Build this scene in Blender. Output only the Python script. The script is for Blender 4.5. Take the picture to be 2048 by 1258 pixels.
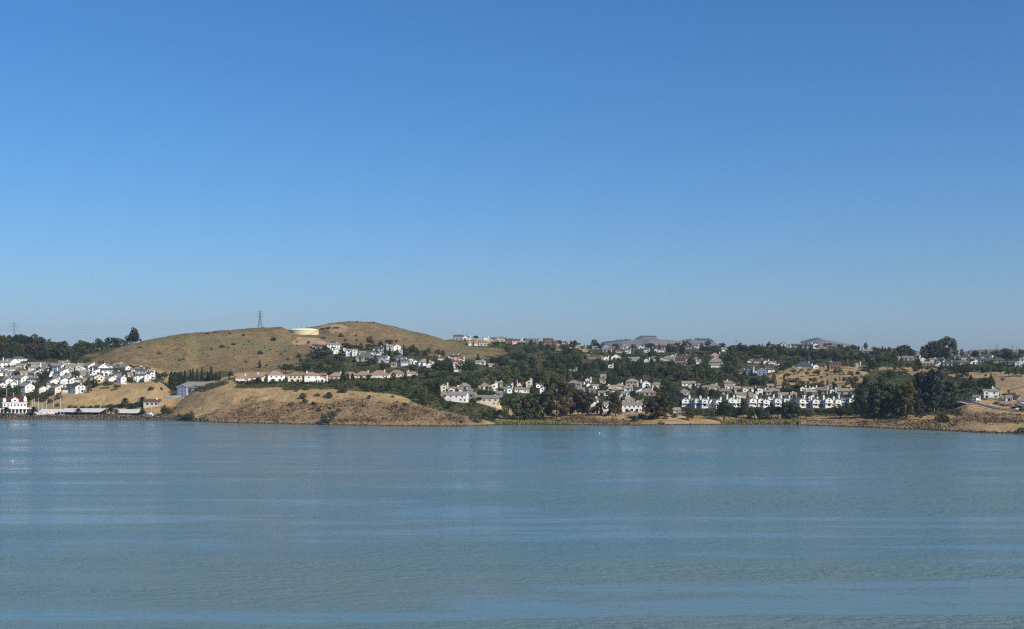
import bpy, math, random
import numpy as np
from mathutils import Vector

for o in list(bpy.data.objects):
    bpy.data.objects.remove(o)
scene = bpy.context.scene
col = scene.collection
R = math.radians

# ------------------------------------------------------------------ camera
F = 2472.0            # focal length in photo pixels (photo is 2048 wide)
HY = 735.0            # photo row of the true horizon
CX = 1024.0
CAMZ = 45.0           # metres above the water
cam_d = bpy.data.cameras.new('camera')
cam_d.sensor_width = 36.0
cam_d.lens = 36.0 * F / 2048.0
cam_d.shift_y = (HY - 629.0) / 2048.0
cam_d.clip_start = 1.0
cam_d.clip_end = 60000.0
cam = bpy.data.objects.new('camera', cam_d)
cam.location = (0, 0, CAMZ)
cam.rotation_euler = (R(90), 0, 0)
col.objects.link(cam)
scene.camera = cam

# ------------------------------------------------------------------ sky, sun, exposure
SUN_AZ = 131.0        # degrees clockwise from the view direction (+Y): behind the camera, to its right
SUN_EL = 34.0
world = bpy.data.worlds.new('World')
scene.world = world
world.use_nodes = True
wn = world.node_tree
wn.nodes.clear()
sky = wn.nodes.new('ShaderNodeTexSky')
sky.sky_type = 'NISHITA'
sky.sun_disc = False
sky.sun_elevation = R(SUN_EL)
sky.sun_rotation = R(SUN_AZ)
sky.altitude = 0
sky.air_density = 1.0
sky.dust_density = 0.8
sky.ozone_density = 10.0
hs = wn.nodes.new('ShaderNodeHueSaturation')
hs.inputs['Saturation'].default_value = 1.1
bg = wn.nodes.new('ShaderNodeBackground')
bg.inputs['Strength'].default_value = 0.12
wo = wn.nodes.new('ShaderNodeOutputWorld')
wn.links.new(sky.outputs[0], hs.inputs['Color'])
wn.links.new(hs.outputs[0], bg.inputs['Color'])
wn.links.new(bg.outputs[0], wo.inputs['Surface'])

sun_d = bpy.data.lights.new('sun', 'SUN')
sun_d.energy = 5.0
sun_d.angle = R(0.53)
sun_d.color = (1.0, 0.91, 0.76)
sun = bpy.data.objects.new('sun', sun_d)
sdir = Vector((math.sin(R(SUN_AZ)) * math.cos(R(SUN_EL)), math.cos(R(SUN_AZ)) * math.cos(R(SUN_EL)), math.sin(R(SUN_EL))))
sun.rotation_euler = sdir.to_track_quat('Z', 'Y').to_euler()
sun.location = sdir * 500
col.objects.link(sun)

vs = scene.view_settings
vs.view_transform = 'Standard'
vs.look = 'None'
vs.exposure = 0.0
vs.gamma = 1.0
vs.use_curve_mapping = False
scene.cycles.max_bounces = 5
scene.cycles.diffuse_bounces = 2
scene.cycles.glossy_bounces = 2
scene.cycles.transmission_bounces = 2
scene.cycles.volume_bounces = 1
scene.cycles.transparent_max_bounces = 4
scene.cycles.caustics_reflective = False
scene.cycles.caustics_refractive = False
scene.cycles.use_denoising = False
scene.cycles.filter_width = 1.2

# ------------------------------------------------------------------ helpers
rng = np.random.default_rng(7)
rnd = random.Random(11)

def tag(o, label=None, cat=None, group=None, kind=None):
    if label: o['label'] = label
    if cat: o['category'] = cat
    if group: o['group'] = group
    if kind: o['kind'] = kind
    return o

def link(o, parent=None):
    col.objects.link(o)
    if parent is not None:
        o.parent = parent
    return o

def empty(name, loc, rz=0.0):
    o = bpy.data.objects.new(name, None)
    o.location = loc
    o.rotation_euler = (0, 0, rz)
    o.empty_display_size = 0.5
    return link(o)

def mesh_np(name, V, faces4=None, faces3=None, mat=None, smooth=False):
    """mesh from numpy arrays of quads and/or triangles"""
    me = bpy.data.meshes.new(name)
    V = np.asarray(V, dtype=np.float32)
    parts = []; sizes = []
    if faces4 is not None and len(faces4):
        f = np.asarray(faces4, dtype=np.int32); parts.append(f.ravel()); sizes.append(np.full(len(f), 4, np.int32))
    if faces3 is not None and len(faces3):
        f = np.asarray(faces3, dtype=np.int32); parts.append(f.ravel()); sizes.append(np.full(len(f), 3, np.int32))
    li = np.concatenate(parts); sz = np.concatenate(sizes)
    me.vertices.add(len(V)); me.vertices.foreach_set('co', V.ravel())
    me.loops.add(len(li)); me.loops.foreach_set('vertex_index', li)
    st = np.zeros(len(sz), np.int32); st[1:] = np.cumsum(sz)[:-1]
    me.polygons.add(len(sz)); me.polygons.foreach_set('loop_start', st)
    me.polygons.foreach_set('loop_total', sz)
    if smooth:
        me.polygons.foreach_set('use_smooth', np.ones(len(sz), bool))
    me.update(calc_edges=True)
    if mat: me.materials.append(mat)
    return me

class MB:
    """collects simple solids into one mesh"""
    def __init__(s): s.v = []; s.f = []
    def box(s, x0, x1, y0, y1, z0, z1):
        b = len(s.v)
        s.v += [(x0,y0,z0),(x1,y0,z0),(x1,y1,z0),(x0,y1,z0),(x0,y0,z1),(x1,y0,z1),(x1,y1,z1),(x0,y1,z1)]
        s.f += [tuple(b+i for i in q) for q in ((0,3,2,1),(4,5,6,7),(0,1,5,4),(1,2,6,5),(2,3,7,6),(3,0,4,7))]
        return s
    def poly(s, pts, faces):
        b = len(s.v); s.v += [tuple(p) for p in pts]; s.f += [tuple(b+i for i in q) for q in faces]; return s
    def prism(s, prof, axis, a0, a1):
        """closed profile [(u,z)] (counter-clockwise seen from +axis start) swept along x or y from a0 to a1"""
        n = len(prof); b = len(s.v)
        for a in (a0, a1):
            for u, z in prof:
                s.v.append((u, a, z) if axis == 'y' else (a, u, z))
        fr = list(range(n)); bk = list(range(n, 2*n))
        s.f.append(tuple(b+i for i in (fr if axis == 'y' else fr[::-1])))
        s.f.append(tuple(b+i for i in (bk[::-1] if axis == 'y' else bk)))
        for i in range(n):
            j = (i+1) % n
            q = (i, n+i, n+j, j) if axis == 'y' else (i, j, n+j, n+i)
            s.f.append(tuple(b+k for k in q))
        return s
    def bar(s, p, q, r, n=5, r2=None):
        p = Vector(p); q = Vector(q); d = (q-p).normalized()
        u = d.orthogonal().normalized(); w = d.cross(u)
        r2 = r if r2 is None else r2
        b = len(s.v)
        for c, rr in ((p, r), (q, r2)):
            for k in range(n):
                a = 2*math.pi*k/n
                s.v.append(tuple(c + (u*math.cos(a) + w*math.sin(a))*rr))
        for k in range(n):
            j = (k+1) % n
            s.f.append((b+k, b+j, b+n+j, b+n+k))
        s.f.append(tuple(b+k for k in range(n))[::-1]); s.f.append(tuple(b+n+k for k in range(n)))
        return s
    def lathe(s, prof, n=24, c=(0,0)):
        b = len(s.v); m = len(prof)
        for k in range(n):
            a = 2*math.pi*k/n
            for r, z in prof: s.v.append((c[0]+r*math.cos(a), c[1]+r*math.sin(a), z))
        for k in range(n):
            j = (k+1) % n
            for i in range(m-1):
                s.f.append((b+k*m+i, b+j*m+i, b+j*m+i+1, b+k*m+i+1))
        return s
    def mesh(s, name, mat=None):
        me = bpy.data.meshes.new(name); me.from_pydata(s.v, [], s.f); me.update()
        if mat: me.materials.append(mat)
        return me

def obj(name, me, parent=None, loc=None, rz=0.0, mat=None):
    o = bpy.data.objects.new(name, me)
    if loc is not None: o.location = loc
    if rz: o.rotation_euler = (0, 0, rz)
    if mat is not None:
        if not me.materials: me.materials.append(mat)
        o.material_slots[0].link = 'OBJECT'; o.material_slots[0].material = mat
    return link(o, parent)

# ------------------------------------------------------------------ noise (numpy)
_tab = np.random.default_rng(3).random((256, 256))
def vnoise(x, y):
    x = np.asarray(x, float); y = np.asarray(y, float)
    xi = np.floor(x).astype(int); yi = np.floor(y).astype(int)
    fx = x-xi; fy = y-yi
    fx = fx*fx*(3-2*fx); fy = fy*fy*(3-2*fy)
    a = _tab[xi & 255, yi & 255]; b = _tab[(xi+1) & 255, yi & 255]
    c = _tab[xi & 255, (yi+1) & 255]; d = _tab[(xi+1) & 255, (yi+1) & 255]
    return (a*(1-fx)+b*fx)*(1-fy) + (c*(1-fx)+d*fx)*fy
def fbm(x, y, s, oc=4, g=0.5):
    t = 0; a = 1; n = 0
    for k in range(oc):
        t = t + a*(vnoise(x/s+17.3*k, y/s+5.1*k)-0.5); n += a; a *= g; s *= 0.5
    return t/n*2

def pchip(xk, yk, xq):
    """monotone cubic along axis 0; yk (n,...) """
    xk = np.asarray(xk, float); yk = np.asarray(yk, float)
    h = np.diff(xk); sh = (-1,)+(1,)*(yk.ndim-1)
    dl = np.diff(yk, axis=0)/h.reshape(sh)
    m = np.zeros_like(yk)
    w1 = (2*h[1:]+h[:-1]).reshape(sh); w2 = (h[1:]+2*h[:-1]).reshape(sh)
    with np.errstate(divide='ignore', invalid='ignore'):
        hm = (w1+w2)/(w1/dl[:-1]+w2/dl[1:])
    m[1:-1] = np.where(dl[:-1]*dl[1:] > 0, hm, 0)
    m[0] = dl[0]; m[-1] = dl[-1]
    i = np.clip(np.searchsorted(xk, xq, side='right')-1, 0, len(xk)-2)
    hh = h[i].reshape(sh); t = ((xq-xk[i])/h[i]).reshape(sh)
    t = np.clip(t, 0, 1)
    return ((1+2*t)*(1-t)**2*yk[i] + t*(1-t)**2*hh*m[i] + t*t*(3-2*t)*yk[i+1] + t*t*(t-1)*hh*m[i+1])

# ------------------------------------------------------------------ node materials
def new_mat(name):
    m = bpy.data.materials.new(name); m.use_nodes = True
    nt = m.node_tree; b = nt.nodes['Principled BSDF']
    b.inputs['Roughness'].default_value = 0.9
    b.inputs['Specular IOR Level'].default_value = 0.2
    return m, nt, b
def N(nt, t, **kw):
    n = nt.nodes.new(t)
    for k, v in kw.items(): setattr(n, k, v)
    return n
def ramp(nt, fac, stops):
    r = N(nt, 'ShaderNodeValToRGB'); e = r.color_ramp.elements
    while len(e) < len(stops): e.new(0.5)
    for k, (p, c) in enumerate(stops):
        e[k].position = p; e[k].color = (c[0], c[1], c[2], 1)
    nt.links.new(fac, r.inputs[0]); return r.outputs[0]
def noise(nt, vec, scale, detail=4, rough=0.55, dist=0.0):
    n = N(nt, 'ShaderNodeTexNoise'); n.inputs['Scale'].default_value = scale
    n.inputs['Detail'].default_value = detail; n.inputs['Roughness'].default_value = rough; n.inputs['Distortion'].default_value = dist
    if vec is not None: nt.links.new(vec, n.inputs['Vector'])
    return n.outputs['Fac']
def mixc(nt, fac, a, b, blend='MIX'):
    m = N(nt, 'ShaderNodeMix', data_type='RGBA', blend_type=blend)
    if isinstance(fac, (int, float)): m.inputs[0].default_value = fac
    else: nt.links.new(fac, m.inputs[0])
    for sock, v in ((m.inputs[6], a), (m.inputs[7], b)):
        if isinstance(v, tuple): sock.default_value = (v[0], v[1], v[2], 1)
        else: nt.links.new(v, sock)
    return m.outputs[2]
def maprange(nt, v, a, b, c=0.0, d=1.0):
    m = N(nt, 'ShaderNodeMapRange'); nt.links.new(v, m.inputs[0])
    for i, x in zip((1, 2, 3, 4), (a, b, c, d)): m.inputs[i].default_value = x
    return m.outputs[0]
def math_(nt, op, a, b):
    m = N(nt, 'ShaderNodeMath', operation=op)
    for s, v in ((m.inputs[0], a), (m.inputs[1], b)):
        if isinstance(v, (int, float)): s.default_value = v
        else: nt.links.new(v, s)
    return m.outputs[0]
def bump(nt, b, h, strength, dist):
    n = N(nt, 'ShaderNodeBump'); n.inputs['Strength'].default_value = strength; n.inputs['Distance'].default_value = dist
    nt.links.new(h, n.inputs['Height']); nt.links.new(n.outputs[0], b.inputs['Normal']); return n

def paint(name, c, rough=0.85, var=0.12, scale=0.6, rv=0.06):
    """plain coloured surface with soft weathering and a little change from object to object"""
    m, nt, b = new_mat(name)
    tc = N(nt, 'ShaderNodeTexCoord'); oi = N(nt, 'ShaderNodeObjectInfo')
    n = noise(nt, tc.outputs['Object'], scale, 5, 0.65)
    v = maprange(nt, n, 0.3, 0.7, 1-var, 1+var)
    v2 = maprange(nt, oi.outputs['Random'], 0, 1, 1-rv, 1+rv)
    mm = math_(nt, 'MULTIPLY', v, v2)
    cb = N(nt, 'ShaderNodeCombineColor'); 
    for k in range(3): nt.links.new(mm, cb.inputs[k])
    out = mixc(nt, 1.0, tuple(c), cb.outputs[0], 'MULTIPLY')
    nt.links.new(out, b.inputs['Base Color']); b.inputs['Roughness'].default_value = rough
    return m

# ------------------------------------------------------------------ terrain
SHX = [-500, 0, 330, 430, 600, 700, 900, 960, 1020, 1150, 1270, 1400, 1530, 1650, 1800, 1900, 1960, 2048, 2550]
SHP = [836, 838, 841, 845, 849, 851, 853, 851.5, 849.5, 850, 851, 850, 850, 852, 858, 862.5, 865.5, 868, 876]
def yshore(x):
    return CAMZ*F/(pchip(SHX, SHP, np.atleast_1d(np.asarray(x, float)))-HY)

Z = lambda v: ('z', v)
TAIL = [(1500, Z(58)), (1900, Z(50))]
COLS = {
-500: [(4,Z(3.4)),(100,Z(3.6)),(150,806),(190,788),(380,720),(450,708),(620,690),(720,Z(74)),(900,Z(60))],
0:   [(4,Z(3.4)),(100,Z(3.6)),(140,Z(4)),(155,808),(190,790),(380,726),(450,714),(620,690),(720,Z(74)),(900,Z(60))],
58:  [(4,Z(3.2)),(60,Z(3.4)),(110,Z(3.2)),(135,Z(4)),(155,808),(190,792),(380,728),(450,716),(620,689),(720,Z(74)),(900,Z(62))],
78:  [(4,Z(3)),(22,Z(3.2)),(34,Z(-2)),(105,Z(-2)),(118,Z(3)),(135,Z(4)),(155,808),(190,791),(380,728),(450,717),(620,691),(720,Z(72)),(900,Z(62))],
130: [(4,Z(3)),(20,Z(3.2)),(32,Z(-2)),(105,Z(-2)),(118,Z(3)),(132,814),(165,788),(380,728),(450,718),(620,698),(720,Z(70)),(900,Z(64))],
180: [(4,Z(3)),(20,Z(3.2)),(32,Z(-2)),(105,Z(-2)),(118,Z(3)),(132,814),(165,785),(370,730),(400,721),(450,717),(520,Z(56)),(650,702),(720,Z(68)),(900,Z(64))],
230: [(4,Z(3)),(20,Z(3.2)),(32,Z(-2)),(105,Z(-2)),(118,Z(3)),(132,814),(170,781),(360,730),(400,714),(460,697),(530,Z(64)),(700,692),(760,Z(72)),(900,Z(64))],
262: [(4,Z(3)),(20,Z(3.2)),(32,Z(-2)),(105,Z(-2)),(118,Z(3)),(132,814),(175,774),(210,770),(340,735),(400,712),(490,688.5),(560,Z(68)),(700,690),(760,Z(72)),(900,Z(64))],
300: [(4,Z(3)),(20,Z(3.2)),(32,Z(-1)),(105,Z(-1)),(118,Z(3)),(132,813),(180,772),(215,765),(300,748),(340,742),(400,718),(520,679),(600,Z(76)),(800,Z(66)),(950,Z(62))],
330: [(4,Z(2.6)),(20,Z(3.2)),(60,Z(3.2)),(110,Z(3.2)),(135,812),(190,795),(230,790),(270,776),(330,755),(380,735),(540,674),(620,Z(80)),(800,Z(66)),(950,Z(62))],
350: [(4,Z(2.4)),(20,Z(3.2)),(60,Z(4.5)),(100,812),(130,Z(8)),(180,Z(9)),(230,795),(280,786),(330,762),(390,738),(555,670),(640,Z(84)),(800,Z(70)),(950,Z(62))],
372: [(4,Z(2.4)),(20,Z(3.4)),(60,817),(95,800),(115,792),(140,Z(17)),(190,Z(13)),(240,Z(14)),(300,Z(16)),(340,Z(24)),(400,742),(570,667.5),(660,Z(86)),(800,Z(74)),(950,Z(62))],
400: [(4,Z(2.4)),(15,Z(4)),(55,817),(85,795),(110,780),(130,773.5),(160,Z(24)),(210,Z(16)),(250,Z(14)),(320,Z(18)),(420,747),(600,665),(680,Z(90)),(800,Z(76)),(950,Z(62))],
460: [(4,Z(2.2)),(12,Z(4)),(55,813),(95,780),(130,764),(160,Z(32.5)),(200,Z(32)),(260,Z(28)),(330,Z(28)),(430,Z(40)),(640,660.5),(720,Z(96)),(800,Z(86)),(950,Z(64))],
512: [(4,Z(2.2)),(12,Z(4)),(50,816),(90,786),(120,769),(140,764),(190,Z(33)),(260,Z(31)),(350,Z(33)),(450,739),(690,656),(770,Z(96)),(850,Z(86)),(1000,Z(64))],
560: [(4,Z(2.2)),(12,Z(4)),(50,816),(90,789),(120,773),(140,765),(190,Z(33)),(260,Z(31)),(360,Z(34)),(455,738),(560,702),(690,654.5),(760,Z(98)),(850,Z(88)),(1000,Z(64))],
588: [(4,Z(2.2)),(12,Z(4)),(50,816),(90,790),(120,775),(140,766),(190,Z(32.5)),(260,Z(31)),(365,Z(34)),(460,738),(560,701),(660,672),(700,668),(725,668),(790,658),(850,Z(88)),(1000,Z(64))],
636: [(4,Z(2.2)),(12,Z(4)),(50,817),(95,791),(120,776),(140,767),(190,Z(32)),(260,Z(31)),(365,Z(34)),(460,736),(560,702),(660,676),(700,670),(730,669),(800,652),(860,Z(98)),(1000,Z(70))],
665: [(4,Z(2.2)),(12,Z(4)),(50,818),(100,790),(125,776),(145,768),(190,Z(31)),(260,Z(31)),(360,Z(34)),(455,736),(530,709),(620,690),(700,674),(810,645.5),(880,Z(104)),(1000,Z(78)),(1150,Z(64))],
700: [(4,Z(2.2)),(12,Z(4)),(50,819),(100,791),(125,778),(145,769),(190,Z(30.5)),(260,Z(31)),(350,Z(34)),(450,738),(520,711),(600,695),(700,677),(820,643),(900,Z(104)),(1020,Z(80)),(1150,Z(66))],
740: [(4,Z(2.2)),(12,Z(4)),(50,820),(100,793),(130,779),(150,770),(190,Z(30)),(260,Z(30)),(350,Z(34)),(440,738),(520,711),(600,697),(700,681),(830,644),(900,Z(104)),(1020,Z(82)),(1150,Z(68))],
780: [(4,Z(2.2)),(12,Z(4)),(50,820),(100,796),(135,781),(160,773),(200,Z(28)),(270,Z(29)),(350,Z(33)),(440,739),(520,714),(600,700),(700,684),(840,652),(910,Z(100)),(1020,Z(84)),(1150,Z(70))],
820: [(4,Z(2)),(12,Z(4)),(50,822),(100,801),(140,787),(170,778),(220,Z(26)),(300,Z(29)),(400,746),(500,723),(600,705),(700,692),(850,662),(920,Z(92)),(1020,Z(82)),(1150,Z(74))],
860: [(4,Z(2)),(12,Z(3.5)),(50,824),(95,806),(130,794),(165,786),(220,Z(22)),(300,Z(28)),(400,744),(500,723),(600,707),(700,696),(830,671),(900,Z(86)),(1000,Z(78)),(1150,Z(84)),(1300,Z(78))],
900: [(4,Z(1.8)),(10,Z(3)),(45,830),(80,817),(110,807),(130,803),(200,784),(300,756),(400,740),(500,723),(600,709),(700,699),(800,683),(880,Z(76)),(1000,Z(75)),(1150,679),(1280,Z(84))],
950: [(4,Z(1.5)),(10,Z(2.6)),(40,836),(75,824),(105,812),(130,806),(200,786),(300,759),(400,740),(500,726),(600,715),(740,697),(790,Z(66)),(1000,Z(72)),(1150,679),(1280,Z(84))],
1000:[(4,Z(.9)),(20,Z(1.4)),(60,836),(100,822),(140,811),(200,796),(300,768),(400,748),(500,733),(600,720),(730,712),(780,Z(58)),(1000,Z(72)),(1150,681),(1280,Z(84))],
1050:[(4,Z(.6)),(25,Z(1.2)),(60,839),(110,825),(200,801),(300,775),(400,754),(500,738),(600,725),(700,718),(850,704),(1000,690),(1150,684.5),(1280,Z(82))],
1120:[(4,Z(.6)),(20,Z(1.4)),(45,838),(70,832),(120,824),(200,801),(300,776),(400,756),(500,740),(650,722),(800,706),(950,692),(1100,688),(1280,Z(76))],
1200:[(4,Z(.8)),(18,Z(1.4)),(34,840),(48,832),(110,826.5),(160,812),(220,800),(300,782),(400,765),(550,742),(700,722),(850,707),(1000,697),(1150,Z(72)),(1300,Z(62))],
1270:[(4,Z(.8)),(18,Z(1.4)),(34,841),(48,833),(110,826),(160,812),(220,800),(300,783),(400,768),(550,745),(700,724),(850,708),(1000,698),(1150,Z(72)),(1300,Z(62))],
1330:[(3,Z(1.2)),(14,Z(3)),(26,839),(42,829.5),(110,823),(160,812),(220,800),(300,783),(400,769),(550,746),(700,726),(850,709),(1000,697),(1150,Z(72)),(1300,Z(62))],
1400:[(3,Z(1)),(14,Z(2)),(30,836),(60,826),(100,819),(150,810),(220,797),(300,782),(400,769),(550,748),(700,728),(850,710),(1000,695),(1150,Z(72)),(1300,Z(62))],
1500:[(4,Z(.8)),(20,Z(1.5)),(40,838),(80,829),(130,816),(150,811),(220,798),(300,782),(400,766),(520,748),(700,728),(850,710),(1000,694),(1150,Z(72)),(1300,Z(62))],
1570:[(4,Z(.8)),(20,Z(1.5)),(45,838),(90,829),(135,817),(155,812),(220,798),(300,782),(370,772),(430,757),(500,742),(600,736),(700,726),(850,710),(1000,694),(1150,Z(72)),(1300,Z(62))],
1640:[(4,Z(1)),(14,Z(2)),(40,838),(90,828),(140,817),(160,812),(230,796),(310,780),(370,771),(430,756),(500,739),(570,736),(700,723),(850,709),(1000,693),(1150,Z(72)),(1300,Z(62))],
1700:[(3,Z(1)),(12,Z(2.6)),(25,840),(60,832),(120,826),(170,812),(240,795),(320,776),(400,757),(480,739),(600,728),(800,711),(970,695),(1100,Z(72)),(1300,Z(62))],
1760:[(3,Z(1)),(12,Z(2.8)),(25,842),(55,833),(130,825),(190,808),(270,788),(350,770),(440,750),(500,740),(620,727),(800,713),(980,703),(1100,Z(66)),(1300,Z(58))],
1820:[(3,Z(1.2)),(12,Z(3)),(25,843),(50,835),(120,825),(190,810),(270,791),(360,770),(450,748),(520,738),(700,720),(900,709),(1000,708),(1100,Z(62)),(1300,Z(56))],
1900:[(3,Z(1.2)),(12,Z(3)),(25,845),(50,836),(90,828),(150,816),(200,806),(260,793),(350,771),(450,750),(560,735),(700,726),(900,713),(1000,713),(1100,Z(58)),(1300,Z(52))],
1940:[(3,Z(1.6)),(12,Z(3.6)),(25,846),(50,836),(80,824),(110,812),(140,806),(180,799),(250,788),(340,768),(440,749),(540,735),(650,726),(850,713),(1000,Z(58)),(1300,Z(52))],
1985:[(3,Z(1.8)),(12,Z(4)),(25,848),(50,838),(75,829),(100,820),(130,814.5),(170,805),(210,798),(260,787),(340,766),(440,749),(540,735),(650,725),(850,712),(1000,Z(58)),(1300,Z(52))],
2048:[(3,Z(2)),(12,Z(4)),(25,850),(50,839),(75,831),(100,824),(130,818),(170,808),(210,799),(260,786),(350,759),(430,748),(530,735),(650,724),(850,711),(1000,Z(58)),(1300,Z(52))],
2550:[(3,Z(2)),(12,Z(4)),(25,850),(50,842),(75,834),(100,826),(150,812),(200,798),(260,786),(350,759),(430,748),(530,735),(650,722),(850,711),(1000,Z(58)),(1300,Z(52))],
}
TB = np.concatenate([np.arange(-40, 0, 8), np.arange(0, 60, 1.6), np.arange(60, 180, 2.4), np.arange(180, 700, 3.4), np.arange(700, 1300, 6), np.arange(1300, 1901, 40)])
KX = np.array(sorted(COLS))
prof = []
for kx in KX:
    ys = yshore(kx)[0]
    ts = [-60, 0]; zs = [-8, 0.0]
    for t, v in COLS[kx]+TAIL:
        ts.append(t); zs.append(v[1] if isinstance(v, tuple) else CAMZ+(HY-v)/F*(ys+t))
    prof.append(pchip(ts, np.array(zs), TB))
prof = np.array(prof)
PXG = np.concatenate([np.arange(-500, -40, 14), np.arange(-40, 2096, 3.2), np.arange(2096, 2551, 14)])
ZG = pchip(KX, prof, PXG)                         # (columns, rows)
YS = yshore(PXG)
YG = YS[:, None]+TB[None, :]
XG = (PXG[:, None]-CX)/F*YG
# natural relief: gullies and lumps that grow away from the water
amp = np.clip(TB/60, 0, 1)[None, :]
slope = np.abs(np.gradient(ZG, axis=1)/np.gradient(TB)[None, :])
rel = (np.abs(fbm(XG*1.0+700, YG*0.4, 85, 3))-.2)*-5.0*np.clip((ZG-45)/20, 0, 1)*np.clip(slope*4, 0, 1) + fbm(XG, YG, 60, 4)*2.6*np.clip(slope*4, .25, 1) + fbm(XG+300, YG, 9, 3)*0.45
front = np.exp(-((TB-40)/45)**2)[None, :]
gully = (np.abs(fbm(XG*1.0, YG*0.35, 26, 3))-0.25)*4.4*front*np.clip(ZG/8, 0, 1)
ZG = ZG + (rel*amp*np.where(ZG > 2.5, 1, 0.35)) - gully*np.clip(slope*4, 0, 1)
shn = fbm(XG, YG, 14, 3)*3.0                      # ragged waterline
near0 = np.exp(-(TB/7.0)**2)[None, :]
ZG = ZG + shn*0.22*near0
PYG = HY-(ZG-CAMZ)/YG*F                           # photo row of every terrain vertex
def _vis():
    run = np.minimum.accumulate(np.where(ZG < -0.3, 9999, PYG), axis=1)
    return run
RUN = _vis()

def hterr(X, Y):
    """ground height at world X, Y"""
    px = CX+X/Y*F
    i = int(np.clip(np.searchsorted(PXG, px)-1, 0, len(PXG)-2)); u = min(max((px-PXG[i])/(PXG[i+1]-PXG[i]), 0), 1)
    t = Y-(YS[i]*(1-u)+YS[i+1]*u)
    j = int(np.clip(np.searchsorted(TB, t)-1, 0, len(TB)-2)); w = min(max((t-TB[j])/(TB[j+1]-TB[j]), 0), 1)
    return float((ZG[i, j]*(1-w)+ZG[i, j+1]*w)*(1-u)+(ZG[i+1, j]*(1-w)+ZG[i+1, j+1]*w)*u)
def spot(px, py):
    """where the line of sight through a photo point meets the ground"""
    i = int(np.clip(np.searchsorted(PXG, px), 0, len(PXG)-1))
    r = RUN[i]
    k = np.nonzero(r <= py)[0]
    if len(k): 
        j = int(k[0])
        if j > 0 and PYG[i, j-1] > py and PYG[i, j-1] < 9000 and PYG[i, j] < PYG[i, j-1]:
            w = (PYG[i, j-1]-py)/(PYG[i, j-1]-PYG[i, j]); Y = YG[i, j-1]*(1-w)+YG[i, j]*w
        else: Y = YG[i, j]
    else:
        j = int(np.argmin(r)); Y = YG[i, j]
    X = (px-CX)/F*Y
    return X, float(Y), hterr(X, Y)

# land cover, stored on the ground itself: r = brown brush, g = green cover, b = olive grass, a = bare soil
def inpoly(px, py, pts):
    pts = np.array(pts, float); x, y = px, py
    ins = np.zeros(x.shape, bool); n = len(pts); j = n-1
    for i in range(n):
        xi, yi = pts[i]; xj, yj = pts[j]
        with np.errstate(divide='ignore', invalid='ignore'):
            c = ((yi > y) != (yj > y)) & (x < (xj-xi)*(y-yi)/(yj-yi)+xi)
        ins ^= c; j = i
    return ins
BRUSH = [[(400,850),(395,842),(430,818),(470,805),(520,802),(590,800),(640,812),(690,800),(730,795),(775,808),(830,808),(880,822),(940,832),(985,852),(700,856)],
         [(1120,846),(1125,834),(1262,836),(1262,850)], [(1790,856),(1800,842),(1900,838),(1930,822),(1960,826),(2048,828),(2100,830),(2100,846),(1960,846),(1880,862)],
         [(-100,840),(-100,826),(330,832),(420,842),(420,850)], [(1600,850),(1600,838),(1720,842),(1790,842),(1790,856)]]
GREEN = [[(735,735),(740,716),(780,712),(900,722),(1000,715),(1030,700),(880,680),(1180,684),(1200,688),(1560,690),(1720,697),(2100,705),(2100,748),(1900,748),(1850,735),(1760,733),(1560,735),(1540,770),(1720,775),(1720,826),(1560,832),(1330,826),(1330,818),(1000,812),(990,846),(905,828),(840,808),(770,785),(690,778),(640,770),(690,750),(735,745)],
         [(-500,800),(-500,640),(200,640),(240,690),(190,712),(165,722),(240,728),(320,748),(330,765),(250,766),(170,782),(120,786),(60,800),(55,822),(-50,822)],
         [(1715,838),(1715,745),(1800,742),(1920,755),(1985,760),(1985,800),(1925,800),(1915,832),(1820,832)], [(460,775),(470,757),(700,757),(690,775)], [(330,790),(335,752),(380,748),(470,742),(470,755),(360,790)],
         [(600,740),(615,712),(640,700),(760,692),(830,696),(880,712),(930,722),(930,745),(640,748)]]
OLIVE = [[(150,725),(170,712),(250,672),(420,650),(560,640),(720,630),(1040,700),(1040,730),(900,716),(780,690),(640,700),(600,742),(450,748),(340,750),(310,735),(240,730)]]
BARE = [[(1322,838),(1330,828),(1390,832),(1386,848),(1322,848)], [(590,690),(605,672),(640,672),(680,690),(640,694)], [(1060,686),(1090,684),(1175,692),(1190,710),(1150,705),(1110,695)],
        [(1925,806),(1960,812),(2010,824),(2060,826),(2060,822),(1990,820),(1940,808),(1928,800)], [(1130,832),(1130,824),(1290,826),(1310,834)], [(640,665),(640,652),(690,652),(685,660)]]
wx = PXG[:, None]+fbm(XG, YG, 40, 4)*26; wy = PYG+fbm(XG+99, YG+40, 40, 4)*13*np.clip(TB/50, .15, 1)[None, :]
def cover(polys, soft=2):
    m = np.zeros(PYG.shape, bool)
    for p in polys: m |= inpoly(wx, wy, p)
    m = m.astype(float)
    for _ in range(soft):
        m[1:-1] = (m[:-2]+2*m[1:-1]+m[2:])/4; m[:, 1:-1] = (m[:, :-2]+2*m[:, 1:-1]+m[:, 2:])/4
    return m
C_BR, C_GR, C_OL, C_BA = cover(BRUSH, 10), cover(GREEN, 3), cover(OLIVE, 14), cover(BARE, 5)
# soil that the slope sheds from the cut under the tank and along the shore
nx, ny = ZG.shape
idx = np.arange(nx*ny).reshape(nx, ny)
fq = np.stack([idx[:-1, :-1], idx[1:, :-1], idx[1:, 1:], idx[:-1, 1:]], -1).reshape(-1, 4)
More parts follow.
